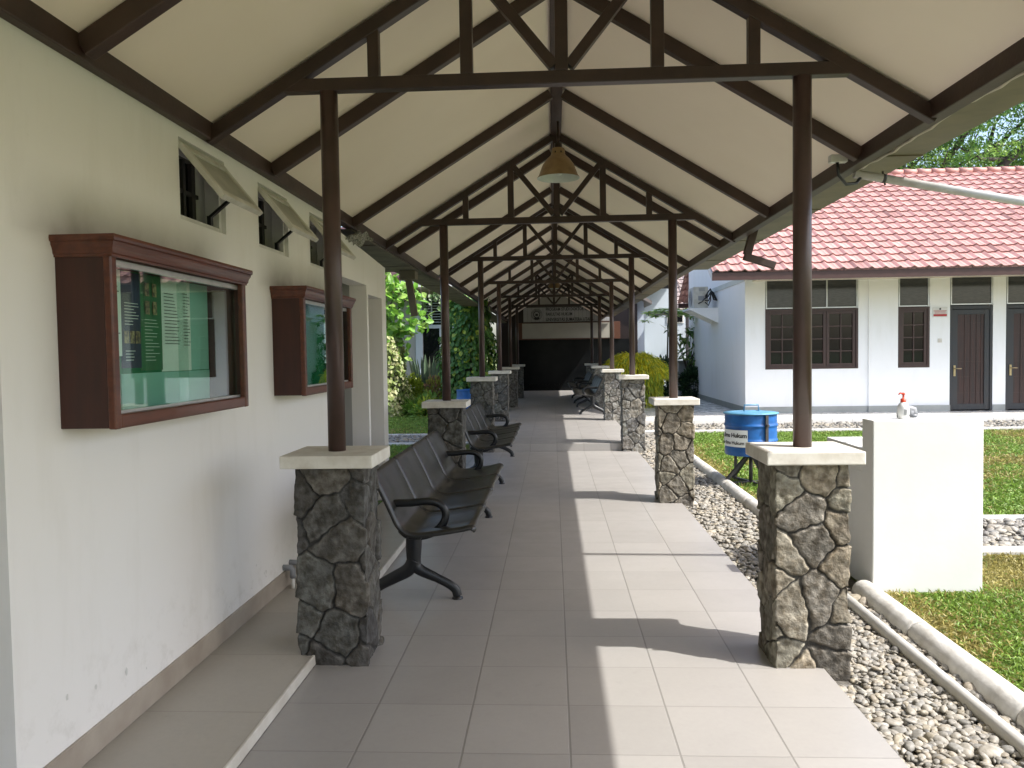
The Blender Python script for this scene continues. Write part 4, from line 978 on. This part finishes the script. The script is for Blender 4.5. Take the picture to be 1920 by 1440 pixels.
# ================================================================== end wall with sign
EW = 29.35
e = thing('end_building', 'dark brown entrance wall closing the far end of the walkway', 'building', (.5, EW, 0))
b = MB(); b.box(-2.1, 3.15, EW, EW+.2, 0, 3.25); b.box(-2.1, -2.0, EW+.2, EW+4, 0, 3.25); b.box(3.05, 3.15, EW+.2, EW+4, 0, 3.25); b.build('wall', 'endwood', e)
b = MB(); b.prism([(-2.1, 3.252), (3.15, 3.252), (3.15, 3.4), (.4, 5.0), (-2.1, 3.4)], 'y', EW+.0, EW+.2); b.build('gable', 'creamdim', e)
b = MB(); b.box(-1.25, 3.0, EW-.05, EW-.002, STEP, 1.96); b.build('marble_panel', 'marble', e)
b = MB(); b.box(-1.35, 2.9, 28.452, 28.80, 0, STEP+.10); b.box(-1.35, 2.9, 28.803, EW-.052, 0, STEP+.20); b.build('step', 'marble', e, bevel=.006)
b = MB(); b.box(-1.27, 2.50, EW-.15, EW-.052, 1.97, 2.60); b.build('panel_frame', 'orangewood', e, bevel=.006)
b = MB(); b.box(-1.12, 2.27, EW-.165, EW-.1505, 2.01, 2.575); b.build('cream_panel', 'creamdim', e)
b = MB(); b.prism([(-2.6, 3.2), (.4, 5.1), (3.65, 3.2), (3.65, 3.32), (.4, 5.22), (-2.6, 3.32)], 'y', EW-.3, EW+4); b.build('roof', 'rooftop', e)
sg = thing('name_sign', 'grey slatted sign with emblem and black lettering on the far end wall', 'sign', (.3, EW, 2.70))
b = MB(); nsl = 22
for k in range(nsl): x = -1.07+k*(3.23/nsl); b.box(x, x+3.23/nsl-.006, EW-.09, EW-.06, 2.625, 3.165)
b.build('board', 'signboard', sg)
b = MB(); b.box(-1.08, 2.165, EW-.0595, EW-.002, 2.62, 3.17); b.build('backing', 'endwood', sg)
def letters(txt, x, z, wid, hgt=.118):
    v, f = textmesh(txt, .16, .0035); v = np.array(v); w0 = v[:, 0].max()-v[:, 0].min(); h0 = v[:, 1].max()-v[:, 1].min(); b = MB()
    b.add([(x+(p[0]-v[:, 0].min())*wid/w0, EW-.094, z+(p[1]-v[:, 1].min())*hgt/h0) for p in v], f); b.build('lettering', 'ink', sg)
letters('PROGRAM STUDI DOKTOR ILMU HUKUM', -.23, 3.035, 2.12)
letters('FAKULTAS HUKUM', -.23, 2.852, .97)
letters('UNIVERSITAS SUMATERA UTARA', -.23, 2.655, 1.76)
b = MB(); ex, ez = -.575, 2.905
for r, w in ((.20, .006), (.165, .005), (.115, .014)): b.tube([(ex+r*math.cos(a), EW-.096, ez+r*math.sin(a)) for a in np.linspace(0, 2*PI, 41)], w, 6, cap=False)
for k in range(9):
    a = PI*.15+PI*.7*k/8; b.tube([(ex+.142*math.cos(a), EW-.096, ez+.142*math.sin(a)), (ex+.158*math.cos(a), EW-.096, ez+.158*math.sin(a))], .009, 6)
b.prism([(ex-.11, ez-.15), (ex-.05, ez-.19), (ex+.05, ez-.19), (ex+.11, ez-.15), (ex+.07, ez-.10), (ex-.07, ez-.10)], 'y', EW-.1, EW-.094)
b.box(ex-.045, ex+.045, EW-.1, EW-.094, ez-.05, ez+.03); b.build('emblem', 'ink', sg)
# ================================================================== pale building far right, canopy frame
p = thing('pale_blue_building', 'pale blue-grey building behind the shrubs, between walkway and red house', 'building', (4, 33, 0))
b = MB(); b.box(3.2, 12, 33, 33.2, 0, 6.2); b.box(3.16, 3.42, EW+.3, 32.99, 0, 4.1); b.build('wall', 'palewall', p)
b = MB(); b.box(3.43, 3.62, 31.2, 31.5, 0, 4.0); b.build('pilaster', 'palewall', p)
b = MB(); b.box(4.75, 5.45, 32.96, 33.0, 2.62, 3.0); w_ = b.build('window', 'whitepaint', p, bevel=.01); b = MB(); b.box(4.81, 5.39, 32.945, 32.958, 2.68, 2.94); b.build('pane', 'darkglass', w_)
b = MB(); b.prism([(31.6, 3.95), (33.3, 4.25), (33.3, 4.35), (31.6, 4.05)], 'x', 3.0, 4.9); b.build('eave', 'whitepaint', p)
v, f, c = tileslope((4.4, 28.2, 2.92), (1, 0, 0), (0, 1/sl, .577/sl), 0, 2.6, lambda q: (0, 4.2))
t = thing('tiled_canopy', 'brown-grey tiled canopy on dark posts beside the air conditioner', 'canopy', (4.6, 28.2, .05))
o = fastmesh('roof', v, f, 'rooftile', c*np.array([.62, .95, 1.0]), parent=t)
b = MB(); b.box(3.4, 8.6, 28.15, 28.27, 2.74, 2.90); b.box(3.4, 8.6, 30.8, 30.9, 3.9, 4.1); b.box(4.4, 4.48, 28.27, 30.8, 2.8, 2.88); b.build('beam', 'iron', t)
for x in (4.78, 8.4):
    b = MB(); b.box(x-.05, x+.05, 28.16, 28.26, .05, 2.739); b.build('post', 'iron', t)
    b = MB(); b.box(x-.05, x+.05, 30.8, 30.9, .05, 3.9); b.build('post', 'iron', t)
# ================================================================== garden building on the left
gb = thing('garden_building', 'low building with white eave board and dark glass door behind the left garden', 'building', (-4, 22.5, 0))
GY = 22.6
b = MB(); b.box(-14, -3.74, GY, GY+.2, -.1, 3.3); b.box(-2.74, -2.105, GY, GY+.2, -.1, 3.3); b.box(-3.74, -2.74, GY, GY+.2, 3.12, 3.3); b.box(-14, -13.8, GY+.2, GY+6, -.1, 3.3); b.build('wall', 'greywall', gb)
b = MB(); b.box(-3.95, -3.75, GY-.04, GY-.001, -.1, 3.2); b.box(-2.74, -2.60, GY-.10, GY-.001, -.1, 3.1); b.build('pilaster', 'palewall', gb)
b = MB(); b.box(-3.74, -2.74, GY+.02, GY+.06, -.1, 2.24); d = b.build('door', 'darkglass', gb)
b = MB(); b.box(-3.74, -2.74, GY-.02, GY+.08, 2.24, 2.34); b.box(-3.26, -3.20, GY+.0, GY+.019, -.1, 2.24); b.build('door_frame', 'palewall', d)
b = MB(); b.box(-3.1, -2.95, GY+.005, GY+.018, 1.42, 1.58); b.build('door_notice', 'paper', d)
b = MB(); b.box(-3.74, -2.74, GY+.10, GY+.12, 2.34, 3.12); w_ = b.build('window', 'darkglass', gb)
b = MB()
for k in range(9): z = 2.42+.078*k; b.beam((-3.73, GY+.05, z), (-2.75, GY+.05, z), .006, .018, (0, -.5, 1))
b.box(-3.5, -3.47, GY+.03, GY+.08, 2.35, 3.1); b.build('louvre', 'palewall', w_)
b = MB(); b.box(-14, -2.12, GY-1.3, GY-1.24, 3.33, 3.52); b.build('eave_board', 'whitepaint', gb)
b = MB(); b.box(-14, -2.12, GY-1.238, GY, 3.30, 3.33); b.build('soffit', 'cream', gb)
b = MB(); b.prism([(GY-1.35, 3.525), (GY+3, 5.6), (GY+6.5, 3.525), (GY+6.5, 3.60), (GY+3, 5.7), (GY-1.35, 3.60)], 'x', -14.2, -2.1); b.build('roof', 'fascia', gb)
# ================================================================== plants
def sphere_pts(n, c, r, shell=.55):
    d = unit(RNG.normal(0, 1, (n, 3))); q = RNG.uniform(shell, 1, (n, 1))**.6
    return np.array(c)+d*q*np.array(r), d
def plant(name, label, cat, loc, group=None): return thing(name, label, cat, loc, group)
def leafobj(parts, name, parent, m='leaf'):
    v = []; f = []; c = []; o = 0
    for a, b_, d in parts: v.append(a); f.append(b_+o); c.append(d); o += len(a)
    return fastmesh(name, np.concatenate(v), np.concatenate(f), m, np.concatenate(c), parent=parent)
def tones(n, base, var=.35, alt=None, pa=.3):
    c = np.array(base)*RNG.uniform(1-var, 1+var, (n, 1))
    if alt is not None: k = RNG.uniform(0, 1, n) < pa; c[k] = np.array(alt)*RNG.uniform(1-var, 1+var, (k.sum(), 1))
    return c
def stems(t, pts, r=.02, name='stem'):
    b = MB()
    for a in pts: b.tube(a, [r*(1-.6*k/(len(a)-1)) for k in range(len(a))], 7)
    return b.build(name, 'bark', t)
# broad-leaved shrub by the wall corner
t = plant('broadleaf_shrub', 'tall shrub with big round bright green leaves beyond the wall corner', 'shrub', (-3.9, 17.2, -.03))
tips = [(-3.6,17.0,2.9),(-3.35,16.9,2.75),(-3.1,16.9,2.62),(-3.9,17.1,3.1),(-4.2,17.3,2.8),(-3.45,16.8,2.35),(-3.7,16.9,2.2),(-2.95,16.9,2.02),(-3.25,16.85,1.85),(-3.6,16.8,1.7),(-3.9,16.9,1.9),(-4.1,16.9,2.4),(-3.5,16.9,1.45),(-3.75,16.85,1.3),(-3.95,17,3.35),(-4.3,17.2,3.3)]
stems(t, [[(-3.95,17.2,-.1),(-3.9+.2*math.sin(i),17.15,1.0),tuple(np.array(q)*.6+np.array((-3.85,17.1,1.8))*.4),q] for i, q in enumerate(tips)], .03)
P = []
for q in tips:
    n = 46; pos = np.array(q)+RNG.normal(0, 1, (n, 3))*np.array([.17, .17, .13]); d = RNG.normal(0, 1, (n, 3))+np.array([.35, -.4, .5]); nr = RNG.normal(0, .5, (n, 3))+np.array([.4, -.5, .9])
    P.append(leaves(pos, d, RNG.uniform(.15, .26, n), RNG.uniform(.10, .15, n), tones(n, (.17, .36, .045), .3, (.30, .46, .09), .3), .12, nr))
leafobj(P, 'foliage', t)
# ivy mound below it
t = plant('ivy_mound', 'pale variegated ivy draped in a mound below the broad-leaved shrub', 'ivy', (-3.9, 16.8, -.03))
n = 5200; zz = RNG.uniform(-.03, 1.75, n)**1.0; ang = RNG.uniform(0, 6.28, n); rr_ = .60-.22*zz/1.7+.08*np.sin(ang*5+zz*4)+RNG.normal(0, .03, n)
pos = np.stack([-3.72+rr_*np.cos(ang), 16.9+rr_*np.sin(ang), zz], 1); outw = np.stack([np.cos(ang), np.sin(ang), np.full(n, .35)], 1)
leafobj([leaves(pos, np.stack([RNG.normal(0,.5,n), RNG.normal(0,.5,n), -np.ones(n)], 1), RNG.uniform(.06, .11, n), RNG.uniform(.05, .085, n), tones(n, (.24, .31, .085), .35, (.46, .46, .23), .4), .15, outw)], 'foliage', t)
b = MB(); b.lathe([(.42, -.05), (.38, .8), (.26, 1.5), (.05, 1.7)], (-3.72, 16.9, 0), 16); b.build('core', 'bark', t)
# low lime ground cover along the bed
t = plant('ground_cover', None, None, (-3.3, 18, -.03)); t['kind'] = 'stuff'
P = []
for k in range(46):
    cx, cy = RNG.uniform(-4.4, -1.9), RNG.uniform(17.3, 19.6); n = 150; hh = RNG.uniform(.14, .42)
    pos, d = sphere_pts(n, (cx, cy, hh*.5), (.26, .26, hh*.7), .4); yl = RNG.uniform(0, 1) < .5
    P.append(leaves(pos, d+np.array([0, 0, .5]), RNG.uniform(.07, .13, n), RNG.uniform(.035, .065, n), tones(n, (.46, .52, .07) if yl else (.2, .36, .06), .35, (.20, .3, .05), .3), .2))
leafobj(P, 'foliage', t)
# small bushes with yellow-green and mixed leaves
for nm, lab, c0, r0, col, alt in (('lime_bush', 'upright lime green bush before the snake plant', (-3.25, 18.2, .42), (.26, .22, .46), (.24, .32, .03), (.34, .40, .05)), ('croton_bush', 'mixed yellow and pink leaved bush beside the lime bush', (-2.72, 18.2, .42), (.3, .22, .42), (.36, .36, .07), (.36, .20, .12))):
    t = plant(nm, lab, 'bush', (c0[0], c0[1], -.03)); n = 1000; pos, d = sphere_pts(n, c0, r0, .3)
    leafobj([leaves(pos, d+np.array([0, 0, .6]), RNG.uniform(.05, .10, n), RNG.uniform(.03, .055, n), tones(n, col, .35, alt, .4), .2)], 'foliage', t); stems(t, [[(c0[0]+dx, c0[1], -.06), (c0[0]+dx*2, c0[1], .3)] for dx in (-.06, 0, .06)], .015)
for o in [q for q in bpy.data.objects if q.parent is None and q.name.split('.')[0] in ('broadleaf_shrub', 'ivy_mound', 'ground_cover', 'lime_bush', 'croton_bush')]:
    k_ = {'ground_cover': 1.085, 'lime_bush': 1.10, 'croton_bush': 1.10}.get(o.name.split('.')[0], 1.15); o.location.x *= k_; o.location.y *= k_; o.scale = (k_, 1.1, 1.12)
# snake plant in a pot
t = plant('snake_plant', 'grey-green snake plant with upright sword leaves in a planter', 'plant', (-3.2, 20.0, -.03))
b = MB(); b.box(-3.6, -2.75, 19.7, 20.3, -.05, .50); b.box(-3.64, -2.71, 19.66, 20.34, .501, .57); b.build('planter', 'clay', t, bevel=.01)
n = 46; pos = np.stack([RNG.uniform(-3.45, -2.9, n), RNG.uniform(19.8, 20.2, n), np.full(n, .52)], 1); d = np.stack([(pos[:, 0]+3.18)*1.1+RNG.normal(0, .10, n), RNG.normal(0, .12, n), np.ones(n)], 1)
leafobj([leaves(pos, d, RNG.uniform(.55, 1.0, n), RNG.uniform(.07, .10, n), tones(n, (.10, .15, .09), .3, (.16, .2, .12), .3), .2, np.tile((0, -1, .1), (n, 1))+RNG.normal(0, .4, (n, 3)))], 'foliage', t)
t.location.x *= 1.06; t.location.y *= 1.06
# agave on a wall pot
t = plant('dark_agave', 'dark spiky plant in a white pot before the garden building', 'plant', (-4.25, 21.2, -.03))
b = MB(); b.lathe([(.001, -.1), (.15, -.1), (.2, .5), (.22, .52), (.20, .53), (.001, .5)], (-4.2, 21.2, 0), 20); b.build('pot', 'clay', t)
n = 34; a = RNG.uniform(0, 6.28, n); pos = np.tile((-4.2, 21.2, .52), (n, 1)); leafobj([leaves(pos, np.stack([np.cos(a), np.sin(a), RNG.uniform(.2, 1.4, n)], 1), RNG.uniform(.5, .9, n), .07, tones(n, (.03, .06, .05), .3), .2, droop=.15)], 'foliage', t)
# pothos-covered column
t = plant('climbing_vine', 'heart-leaved vine covering a round column left of the far pillars', 'vine', (-1.95, 19.0, -.03))
b = MB(); b.lathe([(.30, -.1), (.28, 1.6), (.20, 2.3), (.04, 2.55)], (-2.06, 19.0, 0), 16, cap1=True); b.build('core', 'bark', t)
n = 5200; zz = 2.9*RNG.uniform(0, 1, n)**.85; ang = RNG.uniform(0, 6.28, n); rr_ = np.where(zz < 1.9, .56, .56-.24*(zz-1.9))+.07*np.sin(ang*4+zz*5)+RNG.normal(0, .045, n)
pos = np.stack([-2.06+rr_*np.cos(ang), 19+rr_*np.sin(ang), zz], 1); outw = np.stack([np.cos(ang), np.sin(ang), np.full(n, .3)], 1)
leafobj([leaves(pos, np.stack([RNG.normal(0,.35,n), RNG.normal(0,.35,n), -np.ones(n)], 1)+outw*.5, RNG.uniform(.09, .16, n), RNG.uniform(.07, .12, n), tones(n, (.085, .20, .045), .4, (.36, .46, .07), .14), .18, outw)], 'foliage', t)
# trailing vine hanging off the gutter box
t = plant('hanging_vine', 'thin vine with a few heart leaves hanging beside the left downspout', 'vine', (-3.0, 21.2, 3.3))
stems(t, [[(-3.55+.22*k, 21.2, 3.31), (-3.52+.22*k, 21.2, 3.0), (-3.5+.2*k, 21.2, 2.55+.1*k)] for k in range(4)], .008); n = 34
pos = np.stack([RNG.uniform(-3.6, -2.85, n), np.full(n, 21.2)+RNG.normal(0, .05, n), RNG.uniform(2.6, 3.25, n)], 1)
leafobj([leaves(pos, np.tile((0.1, -.2, -1.), (n, 1))+RNG.normal(0, .3, (n, 3)), .14, .10, tones(n, (.10, .18, .05), .4), .15, np.tile((.2, -1, .3), (n, 1)))], 'foliage', t)
# yellow weeping bush on the right
t = plant('weeping_bush', 'rounded yellow-green weeping bush behind the right pillars', 'bush', (2.15, 20.6, .05))
ns = 2600; a = RNG.uniform(0, 6.28, ns); q = RNG.uniform(0, 1, ns)**.5
top = np.stack([2.12+.72*q*np.cos(a), 20.7+.8*q*np.sin(a), 1.36-.42*q**2.2+RNG.normal(0, .03, ns)], 1); P = []
for k in range(3):
    d = np.stack([np.cos(a)*(.7-.28*k), np.sin(a)*(.7-.28*k), np.full(ns, .25-.7*k)], 1)+RNG.normal(0, .15, (ns, 3)); 
    P.append(leaves(top, d, RNG.uniform(.12, .24, ns), .020, tones(ns, (.78, .70, .04), .22, (.40, .50, .05), .4 if k else .25), .1)); top = top+unit(d)*.15
for zc in (.25, .55, .85):
    n = 1100; a = RNG.uniform(0, 6.28, n); pos = np.stack([2.12+.68*np.cos(a), 20.7+.75*np.sin(a), zc+RNG.uniform(-.1, .25, n)], 1)
    P.append(leaves(pos, np.stack([np.cos(a)*.3, np.sin(a)*.3, -np.ones(n)], 1)+RNG.normal(0, .2, (n, 3)), RNG.uniform(.14, .26, n), .022, tones(n, (.64, .62, .05), .3, (.28, .42, .05), .35), .1))
leafobj(P, 'foliage', t); b = MB(); b.lathe([(.3, .05), (.5, .5), (.5, .9), (.3, 1.15), (.02, 1.22)], (2.12, 20.7, 0), 16); b.build('core', 'bark', t)
# papaya-like sapling
t = plant('papaya_sapling', 'slender sapling with a flat umbrella of finger-like leaves over the yellow bush', 'tree', (3.45, 24.0, .05))
stems(t, [[(3.5, 24.2, 0), (3.48, 24.1, 1.2), (3.5, 24.0, 2.62)]], .04, 'trunk'); P = []
for k in range(15):
    a = 2*PI*k/15+RNG.uniform(-.15, .15); ln = RNG.uniform(.35, .72); e_ = np.array([3.5+ln*math.cos(a), 24+ln*math.sin(a), 2.72-.28*ln+RNG.uniform(-.12, .14)]); n = 26
    fan = np.linspace(-2.2, 2.2, n)+RNG.normal(0, .1, n); d = np.stack([np.cos(a+fan), np.sin(a+fan), RNG.uniform(-.3, .25, n)], 1)
    P.append(leaves(np.tile(e_, (n, 1)), d, RNG.uniform(.18, .36, n), .05, tones(n, (.24, .42, .06), .35, (.44, .55, .10), .4), .15, np.tile((.1, -.2, 1), (n, 1))))
leafobj(P, 'foliage', t); stems(t, [[(3.5, 24, 2.6), (3.5+.3*math.cos(k), 24+.3*math.sin(k), 2.68)] for k in range(8)], .012, 'leaf_stalk')
# frangipani-like shrub and dark shrubs in the corner
t = plant('frangipani', 'open-branched shrub with long leaf clusters against the pale wall', 'shrub', (4.15, 24.6, .05))
tp = [(3.6,24.4,2.15),(3.75,24.4,1.95),(4.25,24.5,2.0),(4.45,24.5,2.3),(4.05,24.4,1.75),(4.55,24.5,2.05),(3.95,24.4,1.35),(4.4,24.5,1.55),(4.65,24.5,1.75),(4.7,24.6,2.45),(4.3,24.4,1.2)]
stems(t, [[(4.25,24.6,0),(4.2,24.6,.7),tuple((np.array(q)+np.array((4.2,24.55,1.1)))/2),q] for q in tp], .022)
leafobj([leaves(np.array(q)+RNG.normal(0, .06, (20, 3)), RNG.normal(0, 1, (20, 3))+np.array([0, 0, .25]), RNG.uniform(.18, .3, 20), .075, tones(20, (.10, .19, .05), .4, (.25, .32, .1), .3), .15, droop=.12) for q in tp], 'foliage', t)
for nm, lab, c0, r0, col, alt in (('dark_shrub', 'dark green shrub between the yellow bush and the second right post', (3.35, 24.2, .62), (.42, .35, .65), (.035, .085, .03), (.16, .2, .09)), ('dark_shrub', 'low dark shrub against the house corner', (4.25, 24.0, .45), (.42, .3, .5), (.03, .07, .028), (.1, .15, .06))):
    t = plant(nm, lab, 'shrub', (c0[0], c0[1], .05)); n = 1500; pos, d = sphere_pts(n, c0, r0, .25)
    leafobj([leaves(pos, d+np.array([0, 0, .3]), RNG.uniform(.08, .16, n), RNG.uniform(.045, .08, n), tones(n, col, .4, alt, .22), .2)], 'foliage', t)
    stems(t, [[(c0[0]+dx, c0[1], .0), (c0[0]+dx*2.4, c0[1], .6)] for dx in (-.1, 0, .1)], .02)
t = thing('planter_wall', 'dark low planter block under the shrubs by the house corner', 'planter', (3.9, 25, .05))
b = MB(); b.box(3.0, 3.28, 24.5, 24.8, .04, .55); b.box(3.95, 4.28, 24.85, 25.2, .04, 1.12); b.box(3.9, 4.32, 24.8, 25.25, 1.121, 1.18); b.build('block', 'greywall', t, bevel=.01)
# ------------------------------------------------------------------ big trees behind the red roof
def big_tree(label, base, limbs, ncl, leafn, rad, col, alt, seed, lsz=.22):
    rg = np.random.default_rng(seed)
    t = thing('shade_tree', label, 'tree', base); b = MB(); ends = []
    B0 = np.array(base, float)
    for pts, r in limbs:
        p = [tuple(np.array(q)+B0) for q in pts]; b.tube(p, [r*(1-.72*k/(len(p)-1)) for k in range(len(p))], 10); 
        q0, q1 = np.array(p[-2]), np.array(p[-1])
        for k in range(7):
            s = np.array(p[rg.integers(1, len(p)-1)]) if k > 3 else q0+(q1-q0)*rg.uniform(.2, 1); e_ = s+rg.normal(0, 1, 3)*np.array([1.7, 1.4, .8])+np.array([0, 0, .7]); mid = (s+e_)/2+rg.normal(0, .2, 3)
            b.tube([tuple(s), tuple(mid), tuple(e_)], [r*.26, r*.17, r*.06], 6); ends.append(e_); ends.append(mid)
        ends.append(q1)
    b.build('trunk', 'bark', t); P = []
    for e_ in ends:
        for c in range(ncl):
            cc = e_+rg.normal(0, 1, 3)*np.array([.7, .6, .25]); n = leafn; pos = cc+rg.normal(0, 1, (n, 3))*np.array([rad, rad, rad*.32])
            P.append(leaves(pos, rg.normal(0, 1, (n, 3)), lsz*rg.uniform(.6, 1.2, n), lsz*.36, np.array(col)*rg.uniform(.6, 1.4, (n, 1)) if rg.uniform() < .65 else np.array(alt)*rg.uniform(.6, 1.4, (n, 1)), .1))
    leafobj(P, 'crown', t); return t
big_tree('spreading tree with dark limbs rising behind the red tiled roof', (15.0, 33, -.1),
    [([(0,0,0),(-.2,0,3.5),(-1.0,0,7.0),(-1.7,0,9.4),(-1.2,.2,12.2)], .42), ([(-.1,0,3),(1.5,-.3,6.5),(3.2,-.4,9.0),(5.4,-.3,10.6)], .36), ([(-.5,0,5),(-1.6,-.2,8.0),(-2.4,-.2,9.6),(-4.2,0,10.8)], .24), ([(-1.3,0,8.6),(-.2,0,10.6),(1.3,.1,12.0)], .2), ([(.6,-.1,4.6),(.4,-.6,8.4),(1.6,-.5,10.2),(2.6,-.4,12.3)], .2), ([(-.6,0,5.6),(-.9,-.6,8.6),(-1.2,-.5,10.4)], .16)],
    3, 95, .36, (.085, .19, .035), (.19, .33, .06), 3, .17)
big_tree('smaller tree at the right edge behind the red tiled roof', (22.5, 36, -.1),
    [([(0,0,0),(-.3,0,4),(-1.4,0,8),(-3.2,0,10.5)], .4), ([(0,0,3.5),(.6,.3,7.5),(0.2,.2,12.5)], .3), ([(-.5,0,5.5),(-2.6,0,8.4),(-5.0,0,9.2)], .24)], 3, 85, .40, (.085, .18, .035), (.19, .32, .06), 9, .18)
big_tree('tree crown showing over the garden building eave', (-10, 33, -.1),
    [([(0,0,0),(.3,0,4),(1.0,0,7.5),(1.6,0,9.5)], .35), ([(.2,0,3.5),(-1.2,0,7.0),(-2.6,0,9.0)], .25)], 3, 45, .6, (.06, .13, .03), (.13, .22, .05), 21)
